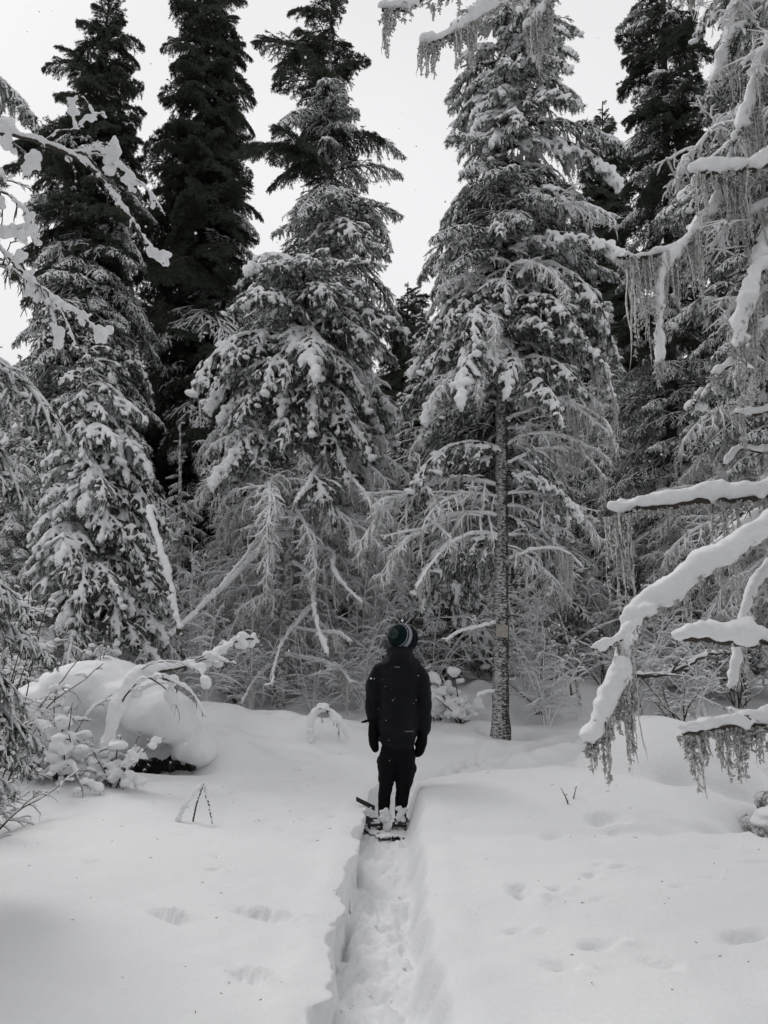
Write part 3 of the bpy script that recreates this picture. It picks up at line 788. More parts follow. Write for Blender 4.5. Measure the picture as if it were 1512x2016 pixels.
def gz(x, y): return Hs(x, y) - .03
x, y, z = ground_hit(1152, 1335); y = 12.6; x = at(1150, 1335, y)[0]
shrub('sapling_tree', 'pale snow coated sapling with forked bare twigs right of the board tree', 'tree', (x, y, gz(x, y)), 3.9, 1, 301, .03, .021, (-.12, 0), .030, .035, 20, m='bark_frost')
y = 13.2; x = at(748, 1335, y)[0]
shrub('sapling_tree', 'thin pale upright sapling behind the left shoulder of the person', 'tree', (x, y, gz(x, y)), 3.0, 1, 302, .03, .017, (.02, 0), .022, .03, 12, m='bark_frost')
for i, (lab, px, Yd, h, ns, sr, bl) in enumerate([
    ('arching bare shrub right of the board tree', 1060, 12.5, 1.7, 4, .015, 0),
    ('tangle of frosted twigs below the pale sapling', 1190, 13.5, 1.3, 6, .013, 0),
    ('low snow clumped shrub left of the board tree', 905, 11.6, .85, 9, .022, .065),
    ('small snow clumped shrub behind the right arm of the person', 862, 12.0, .6, 7, .022, .07),
    ('frosted twiggy bush at the far edge of the clearing under the limbs', 1330, 11.5, .8, 6, .012, 0),
    ('bare frosted bush behind the left mound', 270, 12.2, 1.3, 7, .016, .03),
    ('frosted twig bush below the broad spruce', 470, 13.2, 1.2, 8, .017, .02),
    ('frosted twig bush at the right foot of the broad spruce', 640, 14.6, 1.0, 7, .015, .02),
    ('frosted bush filling the left edge behind the mound', 60, 9.8, 1.6, 8, .016, .03),
    ('grey frosted bush behind the mound at left', 30, 12.5, 2.4, 7, .016, .02),
    ('wispy frosted bush in the gap beyond the board tree', 1110, 16.5, 1.9, 8, .014, 0),
    ('wispy frosted bush beyond the clearing at centre', 815, 15.5, 1.6, 8, .015, .02),
    ('frosted bush beyond the clearing at the right edge', 1450, 12.8, 1.4, 8, .014, .02)]):
    x = at(px, 1300, Yd)[0]
    shrub('snowy_shrub', lab, 'shrub', (x, Yd, gz(x, Yd)), h, ns, 320 + i, .75, sr, (0, 0), .012, .11, 9, .3, bl, vox=.022 if bl > .05 else None)
TG = [('fine frosted twigs crossing before the board tree right side', 1075, 11.9, 1.6, 9), ('fine frosted twigs under the long snowy limb', 1250, 12.2, 1.9, 9), ('fine frosted twigs beyond the right mound', 1370, 11.8, 1.5, 8),
      ('fine frosted twigs beside the left foot of the broad spruce', 500, 12.6, 1.6, 9), ('fine frosted twigs hiding the base of the black spruce', 330, 12.4, 1.7, 9), ('fine frosted twigs left of the person hat', 720, 12.6, 1.9, 9),
      ('fine frosted twigs at the foot of the clumped small spruce', 230, 10.9, 1.1, 8), ('tall fine frosted whips behind the board', 960, 15.5, 3.0, 9), ('tall fine frosted whips between pale sapling and limb', 1180, 16.5, 3.4, 9), ('tall fine frosted whips behind the two stacked limbs', 1420, 15.8, 3.2, 9),
      ('pale tangle of frosted branches beneath the left side of the broad spruce', 400, 12.0, 1.9, 6), ('pale frosted brush right of the broad spruce trunk', 620, 12.4, 1.7, 7),
      ('frosted thin saplings crowding the gap left of the person', 700, 13.6, 2.6, 7), ('frosted whips standing between person and board tree', 850, 13.8, 2.2, 7),
      ('pale frosted brush directly right of the board tree', 1040, 13.4, 2.3, 8), ('frosted sapling cluster behind the dark broken stub', 1120, 15.0, 2.8, 7),
      ('pale brush at the far side of the clearing under the pale sapling', 1210, 14.6, 2.2, 8), ('frosted saplings under the hanging lichen limb', 1290, 13.0, 2.4, 7),
      ('pale brush at the right edge beyond the fallen branch', 1400, 13.6, 2.2, 8), 
      ('frosted brush in front of the black spruce base', 370, 14.2, 2.8, 8), ('pale whips behind the broad spruce trunk', 540, 16.5, 3.0, 8), ('tall frosted whips far behind the person', 780, 17.0, 3.2, 8)]
BR = []
for i, (lab, px, Yd, h, ns) in enumerate(TG):
    x = at(px, 1300, Yd)[0]
    if i >= 9:                      # further clumps are turned and scaled copies of the first nine
        src, sh = BR[(i * 4) % 9]; k_ = h / sh; e = src.copy(); COL.objects.link(e); e.location = (x, Yd, gz(x, Yd)); e.rotation_euler = (0, 0, i * 1.7); e.scale = (k_ ** .7, k_ ** .7, k_); e['label'] = lab
        for ch in list(src.children):
            c_ = ch.copy(); COL.objects.link(c_); c_.parent = e
        continue
    BR.append((None, h)); BR[-1] = (shrub('frosted_brush', lab, 'shrub', (x, Yd, gz(x, Yd)), h, ns, 700 + i, .5, .013, (0, 0), .013, .11, 13, .4, 0, m='frost'), h)
# small things sticking out of the snow
for i, (lab, px, py, h, ns, sp) in enumerate([
    ('tiny dark forked twig poking out of the snow at right', 1115, 1582, .17, 2, .6),
    ('broken dark stub standing in the snow right of the board tree', 1127, 1372, .32, 1, .02)
    ]):
    x, y, z = ground_hit(px, py)
    shrub('snowy_twig', lab, 'twig', (x, y, z - .02), h, ns, 350 + i, sp, [.003, .012, .03][i], (0, 0), [.006, .022, .01][i], .12, [3, 2, 5][i], [.0, 0, 1.6][i])

def poly(pts, k=24):
    """smooth resample of a list of points"""
    P = np.array(pts, float); n = len(P)
    t = np.linspace(0, n - 1, k); out_ = []
    for q in t:
        i = min(int(q), n - 2); f = q - i
        p0 = P[max(i - 1, 0)]; p1 = P[i]; p2 = P[i + 1]; p3 = P[min(i + 2, n - 1)]
        out_.append(.5 * ((2 * p1) + (-p0 + p2) * f + (2 * p0 - 5 * p1 + 4 * p2 - p3) * f ** 2 + (-p0 + 3 * p1 - 3 * p2 + p3) * f ** 3))
    return np.array(out_)

def limb(root, pts, r0, r1, snow, seed, lich=0, lich_len=.3, twig=10, blob=0.0, vox=.0125, m='twig', sag=.5, name='branch', side_snow=True, twig_len=.3, lich_rad=.0085, lich_n=8, balls=(), taper_to=.8):
    """one wood limb of root (world points) with its snow ridge and hanging lichen; radii in metres"""
    r = np.random.default_rng(seed); o = np.array(root.location)
    P = poly(pts, 36) - o; P[1:-1] += r.normal(0, r0 * .25, P[1:-1].shape)
    wd = MB(); tubes(wd, P, np.linspace(r0, r1, 36)[None] * r.uniform(.9, 1.12, (1, 36)), 9)
    tot = lengths(P[None])[0]
    u = np.sort(r.uniform(.12, .99, (1, twig))); b, t = sample(P[None], u); a2, p2 = azpitch(t[0])
    ln = twig_len * r.uniform(.35, 1.1, twig) * (1.15 - u[0])
    tw = walk(b[0], a2 + r.choice([-1, 1], twig) * r.uniform(.4, 1.1, twig), p2 + r.normal(-.1, .35, twig), p2 - sag + r.normal(0, .4, twig), ln, 9, r, .12)
    tubes(wd, tw, taper(tw, r1 * .8 + .002, .002), 5)
    m3 = 4; u3 = r.uniform(.2, 1, (twig, m3)); b3, t3 = sample(tw, u3); a3, p3 = azpitch(t3)
    t3w = walk(b3.reshape(-1, 3), (a3 + r.choice([-1, 1], a3.shape) * .8).ravel(), p3.ravel(), (p3 - sag * .6).ravel(), np.repeat(ln, m3) * r.uniform(.2, .5, twig * m3), 5, r, .12)
    tubes(wd, t3w, taper(t3w, .003, .0015), 3)
    br = obj(name, wd, M[m], root)
    sn = MB()
    X = P[None].copy(); k = 36
    wob = 1 + .38 * np.convolve(r.normal(0, 1, k + 6), np.ones(7) / 7, 'valid') * 1.6
    RR = np.maximum(vox * 1.1, (snow * np.linspace(1, taper_to, k) * wob))[None] * np.where(np.arange(k) > k - 3, .8, 1)
    Z = X.copy(); Z[..., 2] += RR * .72 + r0 * .5; Z[..., 1] += np.convolve(r.normal(0, 1, k + 4), np.ones(5) / 5, 'valid') * snow * .35; tubes(sn, Z, RR, 10)
    Z = X.copy(); Z[..., 2] += RR * .2 + r0 * .3; Tm = nrm(np.gradient(X, axis=1)); stp = np.abs(Tm[..., 2])
    tubes(sn, Z[:, 1:-1], (RR * (.42 + .53 * sst(.2, .55, stp)))[:, 1:-1], 10)
    nb = int(tot * 14); ub = r.uniform(0, 1, nb)[None]; cb = sample(X, ub)[0][0]; rb_ = snow * r.uniform(.35, .95, nb)
    blobs(sn, cb + np.stack([r.normal(0, snow * .35, nb), r.normal(0, snow * .45, nb), snow * r.uniform(.4, 1.15, nb)], 1), np.stack([rb_ * 1.3, rb_, rb_ * .75], 1))
    for PP, rr in ((tw, snow * .42), (t3w, snow * .26)):
        kk = PP.shape[1]; Z = PP.copy(); T = nrm(np.gradient(Z, axis=1)); fl = np.clip(1.2 - np.abs(T[..., 2]), .35, 1)
        R_ = np.maximum(rr, vox * .9) * capsule(kk)[None] * r.uniform(.7, 1.3, Z.shape[:2]) * fl
        Z[..., 2] += R_ * .55; tubes(sn, Z, R_, 7)
    for (bx_, by_, br_, bY) in balls:
        c_ = at(bx_, by_, bY) - o; q_ = br_ / F * bY
        for _ in range(9):
            blobs(sn, [c_ + r.normal(0, 1, 3) * [q_ * .42, q_ * .3, q_ * .42]], np.array([(q_ * r.uniform(.3, .75), q_ * r.uniform(.3, .6), q_ * r.uniform(.3, .75))]))
    if blob:
        pts_ = sample(tw, r.uniform(.2, 1, (twig, 2)))[0].reshape(-1, 3); pts_ = pts_[r.uniform(0, 1, len(pts_)) < .6]
        rb = blob * r.uniform(.5, 1.2, len(pts_)); blobs(sn, pts_ - np.stack([0 * rb, 0 * rb, rb * .1], 1), np.stack([rb, rb * .9, rb * r.uniform(.8, 1.35, len(pts_))], 1))
    obj('snow', remeshed(sn, 'limb_snow', M['snow'], vox, 3, disp=[(.12, min(.022, snow * .7)), (.035, min(.008, snow * .3))] + ([(.05, .022), (.018, .010)] if balls else [(.06, min(.016, snow * .45))])), M['snow'], br)
    if lich:
        lich = int(lich * 1.4)
        li = MB(); uu = np.clip(r.beta(1.3, 1.1, lich), .02, .99)[None]
        c = sample(P[None], uu)[0][0]
        # lichen hangs in curtains: a few centres where it is long, thin elsewhere
        ctr = r.uniform(.05, 1, lich_n); amp = r.uniform(.4, 1.25, lich_n); wid = r.uniform(.018, .05, lich_n)
        wl = sum(a_ * np.exp(-((uu[0] - c_) / w_) ** 2) for c_, a_, w_ in zip(ctr, amp, wid)); wl = np.clip(wl, .06, 1.3)
        c = c + r.normal(0, 1, c.shape) * [r0 * .8, r0 * 1.1, 0] + [0, snow * .45, -r0 * .5]
        LL = lich_len * wl * (r.uniform(.08, 1.12, lich) ** 1.4 + .04)
        strands(li, c, LL, lich_rad * r.uniform(.4, 1.1, lich) * (.5 + .5 * np.minimum(1, LL / .2)), r, 9, 3, 2)
        # knobbly frost on the threads
        n = int(lich * 11); ui = r.choice(lich, n, p=(LL + .02) / (LL + .02).sum()); f = r.uniform(0, 1, n) ** 1.4
        cc_ = c[ui] + r.normal(0, lich_rad * .9, (n, 3)) * (1.1 - f[:, None]); cc_[:, 2] = c[ui, 2] - f * LL[ui] * .92
        q = walk(cc_, r.uniform(0, 6.28, n), r.uniform(-1.5, .2, n), r.uniform(-1.6, .3, n), r.uniform(.008, .026, n), 3, r, .45)
        tubes(li, q, taper(q, lich_rad * .62, lich_rad * .42), 3)
        tag(obj('lichen', li, M['lichen'], br), kind='stuff')
    return br

# the bare frosted limbs that show on the broad spruce and on the board tree
BL = [([(575, 1054), (527, 1066), (504, 1090), (453, 1144), (408, 1184), (375, 1218), (335, 1252)], .040, 16, 0, -.9),
      ([(572, 1040), (530, 1046), (505, 1068), (468, 1116), (430, 1160)], .028, 8, 0, -.8),
      ([(578, 1109), (603, 1127), (615, 1158), (617, 1192), (629, 1246), (646, 1291)], .034, 10, 0, -1.3),
      ([(617, 1190), (589, 1223), (561, 1257), (541, 1308), (536, 1350)], .026, 8, 0, -1.3),
      ([(643, 901), (620, 929), (603, 963), (578, 991)], .030, 6, 0, -1.5),
      ([(610, 880), (663, 905), (691, 940), (719, 974), (735, 1010)], .024, 8, 0, -1.1),
      ([(590, 1085), (640, 1080), (657, 1093), (656, 1121), (680, 1155), (714, 1189)], .026, 10, 30, -1.0),
      ([(575, 1235), (620, 1243), (657, 1246), (690, 1262)], .022, 6, 20, -.9),
      ([(560, 1290), (620, 1300), (670, 1320), (690, 1345)], .020, 8, 50, -.7),
      ([(556, 1300), (520, 1320), (490, 1355), (478, 1385)], .020, 6, 20, -.7),
      ([(590, 1000), (650, 1010), (710, 1040), (752, 1080)], .020, 8, 40, -.5)]
for i, (pl, sr, tw_, lc, dy) in enumerate(BL):
    n = len(pl); limb(broad_t, [at(a, b, by + (dy - 1.1) * (k + .3) / n) for k, (a, b) in enumerate(pl)], .022, .010, sr * 1.35, 600 + i, lc, .45, tw_, vox=.018, twig_len=.55, m='frost', sag=.9, taper_to=.6, lich_rad=.012)
AL = [([(995, 826), (1060, 803), (1130, 797), (1190, 830), (1205, 860)], .024, 10, 90, -.3), ([(997, 912), (1070, 884), (1140, 890), (1195, 945)], .020, 9, 70, .2),
      ([(985, 1056), (930, 1050), (885, 1072), (842, 1120), (820, 1160)], .026, 10, 30, -.7), ([(978, 1226), (935, 1236), (900, 1246), (878, 1262)], .016, 5, 10, -.3),
      ([(980, 1362), (960, 1362), (938, 1372)], .016, 1, 0, -.3), ([(1000, 1100), (1060, 1080), (1110, 1085), (1150, 1120)], .014, 8, 50, .3),
      ([(995, 700), (1060, 680), (1130, 690), (1190, 735), (1215, 800)], .022, 9, 70, -.2)]
for i, (pl, sr, tw_, lc, dy) in enumerate(AL):
    n = len(pl); limb(big_t, [at(a, b, ay + dy * (k + .2) / n) for k, (a, b) in enumerate(pl)], .018, .008, sr, 620 + i, lc, .55, tw_, vox=.016, twig_len=.4, m='frost', sag=.8, taper_to=.6, lich_rad=.011, lich_n=9)

# right: an old lichen hung spruce whose trunk stands just outside the frame
NY = 4.3
rt = empty('lichen_spruce_tree', (3.05, NY + .1, .1)); tag(rt, 'old spruce at the right edge whose bare limbs carry thick snow and beard lichen', 'tree')
obj('trunk', trunk_mesh([(0, 0, -.3), (.05, 0, 5), (0, .05, 12)], .19, .02, M['bark_snow'], seed=9), None, rt)
def TP(h): return (3.05, NY + .1, h)
limb(rt, [TP(2.75), at(1620, 925, 4.1), at(1512, 975, 3.95), at(1400, 985, 3.95), at(1240, 1005, 3.95), at(1218, 1012, 3.95)], .028, .012, .047, 401, 210, .50, 12, twig_len=.22)
limb(rt, [TP(2.5), at(1600, 1000, 3.7), at(1512, 1048, 3.6), at(1400, 1115, 3.6), at(1300, 1190, 3.6), at(1245, 1240, 3.6), at(1225, 1330, 3.6), at(1190, 1410, 3.6), at(1165, 1470, 3.6)], .026, .009, .047, 402, 230, .32, 16, twig_len=.28)
limb(rt, [at(1300, 1185, 3.6), at(1260, 1225, 3.6), at(1215, 1262, 3.55), at(1168, 1278, 3.55)], .010, .005, .022, 403, 8, .1, 4, twig_len=.15)
limb(rt, [TP(2.0), at(1560, 1255, 3.5), at(1512, 1262, 3.4), at(1430, 1262, 3.4), at(1345, 1256, 3.4)], .024, .012, .036, 404, 26, .22, 3, twig_len=.15)
limb(rt, [TP(2.65), at(1600, 975, 4.6), at(1512, 1010, 4.5), at(1450, 1055, 4.4), at(1380, 1115, 4.3), at(1345, 1130, 4.3)], .02, .008, .034, 405, 60, .3, 8, twig_len=.2)
limb(rt, [TP(2.2), at(1560, 1110, 4.2), at(1512, 1120, 4.1), at(1470, 1195, 4.0), at(1450, 1300, 3.9), at(1440, 1360, 3.9)], .015, .006, .028, 406, 36, .28, 10, twig_len=.25)
# low limb sagging over the hollow
limb(rt, [TP(1.35), at(1600, 1400, 3.5), at(1512, 1425, 3.5), at(1440, 1428, 3.5), at(1345, 1446, 3.5)], .020, .008, .036, 407, 90, .24, 8, twig_len=.25)
# upper limbs
limb(rt, [TP(4.6), at(1620, 250, 4.1), at(1512, 325, 4.1), at(1440, 340, 4.1), at(1375, 345, 4.1)], .028, .014, .050, 408, 110, .35, 8, twig_len=.3)
limb(rt, [TP(4.5), at(1580, 300, 4.3), at(1440, 380, 4.2), at(1390, 430, 4.2), at(1350, 480, 4.2), at(1290, 505, 4.2), at(1215, 508, 4.2)], .022, .010, .034, 409, 160, .42, 10, twig_len=.25)
limb(rt, [at(1350, 480, 4.2), at(1320, 515, 4.2), at(1303, 545, 4.2), at(1300, 600, 4.2), at(1298, 660, 4.2), at(1302, 722, 4.2)], .012, .006, .030, 410, 60, .16, 3, twig_len=.12)
limb(rt, [TP(4.1), at(1600, 420, 4.2), at(1512, 480, 4.2), at(1485, 560, 4.1), at(1460, 640, 4.1), at(1455, 690, 4.1)], .026, .010, .046, 411, 120, .35, 8, twig_len=.25)
limb(rt, [TP(3.6), at(1600, 600, 4.2), at(1512, 640, 4.2), at(1470, 700, 4.2), at(1400, 740, 4.2)], .018, .007, .030, 412, 60, .25, 8, twig_len=.25)
limb(rt, [TP(5.4), at(1600, 60, 4.3), at(1512, 110, 4.3), at(1480, 190, 4.3), at(1460, 260, 4.3)], .022, .010, .040, 413, 120, .4, 10, twig_len=.3)
limb(rt, [TP(5.7), at(1600, -60, 4.8), at(1512, -30, 4.8), at(1450, 20, 4.8), at(1425, 110, 4.8), at(1410, 160, 4.8)], .024, .010, .044, 414, 140, .45, 10, twig_len=.35)
limb(rt, [TP(3.2), at(1600, 760, 4.3), at(1512, 810, 4.3), at(1450, 815, 4.3)], .014, .007, .020, 415, 12, .2, 5, twig_len=.2)
limb(rt, [TP(2.95), at(1600, 860, 4.7), at(1512, 890, 4.7), at(1460, 885, 4.7), at(1425, 915, 4.7)], .012, .006, .020, 416, 12, .2, 5, twig_len=.2)
rq = np.random.default_rng(91)
for i in range(17):
    hh = 2.9 + 4.2 * (i + rq.random()) / 17; a_ = pi + rq.uniform(-.75, .75)
    place_bough(rt, (0, 0, hh), a_, rq.uniform(1.05, 1.5), ('dusted', 'dusted', 'twiggy', 'dusted', 'twiggy')[i % 5], rq, pitch=rq.uniform(-.1, .35), roll=rq.normal(0, .2))
# overhead limb hanging in from the top
limb(rt, [TP(6.3), at(1300, -190, 4.4), at(1120, -95, 4.3), at(1010, -40, 4.2), at(930, -30, 4.2), at(840, -5, 4.2), at(790, 22, 4.2), at(752, 20, 4.2)], .030, .010, .030, 417, 110, .22, 6, twig_len=.2)
limb(rt, [at(1060, -60, 4.3), at(990, -5, 4.2), at(945, 25, 4.2), at(910, 55, 4.2), at(865, 80, 4.2), at(826, 92, 4.2)], .018, .009, .030, 418, 90, .24, 4, twig_len=.15)
limb(rt, [at(1130, -90, 4.3), at(1085, -10, 4.2), at(1060, 30, 4.2), at(1035, 60, 4.2)], .016, .006, .028, 419, 100, .26, 4, twig_len=.15)

# left: alder leaning in from outside the frame, with snow balls on its twigs
lt = empty('alder_tree', (-2.35, 3.4, .15)); tag(lt, 'bare broadleaf tree at the left edge with snow balls on its thin crooked branches', 'tree')
obj('trunk', trunk_mesh([(0, 0, -.3), (.02, 0, 2), (-.05, .05, 5.5)], .075, .02, M['bark_frost'], seed=19), None, lt)
def LP(h): return (-2.35, 3.4, h)
YL = 3.2
def A_(px, py, d=0): return at(px, py, YL + d)
def AB(*q): return [(a, b, c, YL) for (a, b, c) in q]
limb(lt, [LP(3.45), A_(-60, 250), A_(0, 262), A_(85, 282), A_(170, 322), A_(205, 360), A_(245, 412), A_(285, 472), A_(322, 520)], .011, .003, .015, 431, 0, .1, 26, blob=.013, vox=.006, twig_len=.22, taper_to=.28, balls=AB((10, 246, 20), (298, 492, 14), (318, 508, 17), (70, 312, 19), (66, 326, 15), (12, 282, 16)))
limb(lt, [A_(85, 280), A_(118, 258), A_(150, 255), A_(168, 232), A_(205, 224)], .004, .003, .007, 432, 0, .1, 3, vox=.006, twig_len=.08, balls=AB((180, 232, 9), (203, 226, 7)))
limb(lt, [A_(150, 255), A_(145, 235), A_(140, 205), A_(163, 193), A_(185, 226)], .003, .002, .006, 438, 0, .1, 2, vox=.006, twig_len=.06, balls=AB((137, 200, 9), (146, 220, 11)))
limb(lt, [A_(125, 302), A_(165, 300), A_(200, 300), A_(240, 330), A_(290, 375), A_(325, 425)], .005, .002, .010, 433, 0, .1, 14, blob=.011, vox=.006, twig_len=.16, taper_to=.5, balls=AB((222, 292, 22), (214, 330, 15), (218, 312, 15), (255, 350, 13), (262, 372, 9)))
limb(lt, [LP(3.1), A_(-40, 370), A_(0, 375), A_(45, 410), A_(65, 440)], .007, .003, .010, 434, 0, .1, 12, blob=.012, vox=.006, twig_len=.2, balls=AB((62, 425, 13), (60, 448, 14)))
limb(lt, [LP(2.95), A_(-40, 440), A_(0, 490), A_(60, 550), A_(105, 592), A_(160, 622), A_(205, 668)], .009, .003, .013, 435, 0, .1, 26, blob=.013, vox=.006, twig_len=.24, taper_to=.5, balls=AB((203, 655, 16), (170, 622, 10), (40, 502, 15), (60, 535, 11)))
limb(lt, [LP(3.0), A_(-60, 430, .2), A_(0, 455, .2), A_(50, 450, .2), A_(75, 470, .2)], .007, .003, .014, 436, 0, .1, 10, blob=.02, vox=.006, twig_len=.16, balls=AB((10, 455, 14), (40, 472, 12)))
limb(lt, [A_(45, 540), A_(90, 590), A_(110, 640), A_(118, 675)], .004, .002, .007, 437, 0, .1, 5, vox=.006, twig_len=.1, balls=AB((114, 655, 16), (112, 672, 14), (60, 575, 14)))
limb(lt, [LP(2.7), A_(-60, 560, .3), A_(0, 520, .3), A_(60, 560, .3), A_(110, 600, .3), A_(150, 680, .3)], .006, .003, .008, 439, 0, .1, 20, blob=.010, vox=.006, twig_len=.26)

# left: near spruce whose boughs enter at the edge
ln_ = empty('spruce_tree', (-3.3, 4.6, .1)); tag(ln_, 'near spruce at the left edge whose drooping boughs enter the frame', 'tree')
obj('trunk', trunk_mesh([(0, 0, -.3), (.02, 0, 4), (-.05, .05, 9)], .13, .02, M['bark'], seed=29), None, ln_)
rr_ = np.random.default_rng(5)
for (px, py, Y, Lw, az, pt, kd) in ((-330, 40, 4.4, 1.38, -.1, -.15, 'dusted'), (-300, 150, 4.2, 1.25, -.25, -.15, 'dusted'), (-330, 600, 4.4, 1.75, -.12, -.05, 'dusted'), (-320, 680, 4.3, 1.7, -.4, -.2, 'dusted'), (-300, 720, 4.6, 1.5, .2, -.2, 'dusted')) + tuple((0, py_, 4.6, l_, a_, p_, k_) for (py_, l_, a_, p_, k_) in ((960, 1.35, .35, -.1, 'dusted'), (1040, 1.4, .1, .0, 'dusted'), (1110, 1.3, -.3, .0, 'twiggy'), (1160, 1.45, .3, .1, 'dusted'), (1200, 1.4, .0, .05, 'dusted'), (1240, 1.35, -.25, .0, 'dusted'), (1280, 1.3, .45, .0, 'twiggy'), (1310, 1.45, .15, .1, 'dusted'), (1350, 1.4, -.1, .1, 'dusted'), (1390, 1.35, -.4, .15, 'dusted'), (1430, 1.35, .2, .2, 'dusted'), (1470, 1.3, .0, .25, 'dusted'))):
    tip = at(px, py, Y) - np.array([-3.3, 4.6, .1])
    place_bough(ln_, (0, 0, tip[2]), az, Lw, kd, rr_, pitch=pt)

# fallen leaning trunk, snow covered
le = empty('dead_tree', (at(350, 1215, 10.6)[0], 10.6, .5)); tag(le, 'thin dead trunk leaning left with a smooth coat of snow', 'dead tree')
limb(le, [at(354, 1250, 10.6), at(338, 1170, 10.6), at(320, 1100, 10.6), at(302, 1040, 10.7), at(290, 1000, 10.8)], .035, .02, .048, 440, 0, .1, 10, vox=.02, twig_len=.5, name='trunk')
# arching snowed branch in front of the left mound
ar = empty('arched_branch', ground_hit(205, 1520)); tag(ar, 'long arched fallen branch thick with snow bending over the left mound', 'branch')
limb(ar, [at(205, 1495, 7.6), at(232, 1400, 7.7), at(262, 1345, 7.8), at(305, 1325, 8.0), at(372, 1310, 8.3), at(430, 1288, 8.6), at(465, 1262, 8.8), at(500, 1258, 8.9)], .022, .012, .055, 441, 6, .1, 18, blob=.05, vox=.015, twig_len=.8, name='stem', sag=1.2)
limb(ar, [at(305, 1328, 8.0), at(345, 1345, 7.9), at(378, 1365, 7.8), at(405, 1412, 7.8)], .010, .004, .020, 442, 0, .1, 6, vox=.012, twig_len=.3, name='twig')

# left snow bush in front of the mound
for i, (lab, px, py, Yd, h, ns, sr, bl, seed) in enumerate([
    ('snow clotted bush hanging over the hollow left of the mound', 130, 1490, 7.6, 1.0, 13, .022, .046, 461),
    ('twiggy bush with snow lumps beneath the arched branch', 225, 1500, 7.5, .62, 9, .016, .034, 462),
    ('dark frosted thicket at the left edge above the hollow', -30, 1560, 6.2, 1.1, 16, .010, .018, 463),
    ('second dark frosted thicket just behind the one at the left edge', -20, 1500, 7.6, 1.5, 18, .010, .02, 464)]):
    x = at(px, py, Yd)[0]
    shrub('snowy_shrub', lab, 'shrub', (x, Yd, gz(x, Yd)), h, ns, seed, .9, sr, (0, 0), .010, .15, 10, .7, bl, vox=.016 if bl > .03 else None)

x = at(300, 1480, 8.55)[0]
shrub('bare_twigs', 'bare dark twigs poking from the gap under the left mound', 'twig', (x, 8.6, gz(x, 8.6)), .42, 8, 481, 1.1, .006, (0, 0), .006, .18, 7, .5, 0)
x = at(190, 1300, 9.1)[0]
shrub('bare_twigs', 'bare twigs sticking out over the top of the left mound', 'twig', (x, 9.1, at(190, 1325, 9.1)[2]), .40, 6, 482, .9, .012, (0, 0), .006, .15, 7, .8, 0)
# the teepee of stems in the left snow
tp = empty('dry_plant', ground_hit(385, 1625)); tag(tp, 'bent dry stems leaning together like a small tent in the left snow', 'twig')
gx, gy, g0 = ground_hit(380, 1618)
limb(tp, [at(378, 1625, gy), at(388, 1580, gy), at(402, 1540, gy)], .007, .005, .005, 451, 0, .1, 2, vox=.006, twig_len=.06, name='stem')
limb(tp, [at(402, 1540, gy), at(410, 1580, gy - .05), at(420, 1632, gy - .05)], .006, .005, .008, 452, 0, .1, 2, vox=.006, twig_len=.06, name='stem')
limb(tp, [at(350, 1620, gy), at(362, 1592, gy), at(385, 1562, gy), at(402, 1541, gy)], .005, .004, .016, 453, 0, .1, 3, blob=.03, vox=.007, twig_len=.08, name='stem')

gx, gy, g0 = ground_hit(640, 1466)
bs = empty('bent_sapling', (gx, gy, g0)); tag(bs, 'small bowed sapling under thick snow just left of the person', 'sapling')
limb(bs, [at(612, 1468, gy), at(612, 1425, gy), at(628, 1398, gy), at(650, 1402, gy), at(668, 1425, gy), at(684, 1450, gy)], .012, .006, .042, 457, 14, .16, 12, vox=.012, twig_len=.26, name='stem', sag=1.3, blob=.03)
# thin leaning stick right of the person
sk = empty('leaning_stick', ground_hit(906, 1408)); tag(sk, 'thin bare stick leaning out of the snow between person and board tree', 'stick')
gx, gy, g0 = ground_hit(906, 1408)
limb(sk, [at(908, 1412, gy), at(890, 1370, gy), at(868, 1330, gy)], .014, .008, .012, 455, 0, .1, 4, vox=.012, twig_len=.25, name='stem')

# ------------------------------------------------------------------ snow mound with its hollow
def mound(label, c, rad, seed, under=0.0):
    r = np.random.default_rng(seed); nu, nv = 96, 60
    th = np.linspace(0, 2 * pi, nu, endpoint=False); ph = np.linspace(-.55, pi / 2, nv)
    TH, PH = np.meshgrid(th, ph); x = np.cos(PH) * np.cos(TH); y = np.cos(PH) * np.sin(TH); z = np.sin(PH)
    sq = lambda a, p: np.sign(a) * np.abs(a) ** p
    x = sq(x, .9); y = sq(y, .9); z = sq(z, .75)
    # undercut on the near side
    cut = under * np.clip(-y, 0, 1) * sst(.55, -.35, z); x = x * (1 - .25 * cut); y = y + cut * .9
    n1 = vnoise(TH * 1.6 + 9, PH * 2.2) * .05 * np.cos(PH) ; n2 = vnoise(x * 6 + 3, (y + z) * 6) * .02
    s = 1 + n1 + n2
    V = np.stack([c[0] + x * s * rad[0], c[1] + y * s * rad[1], c[2] + z * s * rad[2]], -1).reshape(-1, 3)
    i = np.arange(nv - 1)[:, None] * nu; j = np.arange(nu)[None]; j2 = (j + 1) % nu
    Q = np.stack([i + j, i + j2, i + j2 + nu, i + j + nu], -1).reshape(-1, 4)
    mb = MB(); mb.add(V, Q)
    return mb
mw = MB()
def mb_(px, py, Y, rx, ry, rz): blobs(mw, [at(px, py, Y)], np.array([(rx, ry, rz)]))
mb_(185, 1352, 9.0, .62, .60, .30); mb_(120, 1385, 8.95, .62, .55, .26); mb_(255, 1372, 8.9, .52, .55, .27); mb_(310, 1400, 8.8, .42, .50, .26); mb_(345, 1428, 8.8, .28, .42, .22)
mb_(40, 1420, 8.9, .7, .6, .28); mb_(240, 1440, 9.35, .85, .62, .52); mb_(120, 1450, 9.2, .8, .6, .50); mb_(372, 1462, 9.0, .20, .45, .26); mb_(395, 1478, 8.9, .22, .35, .18)
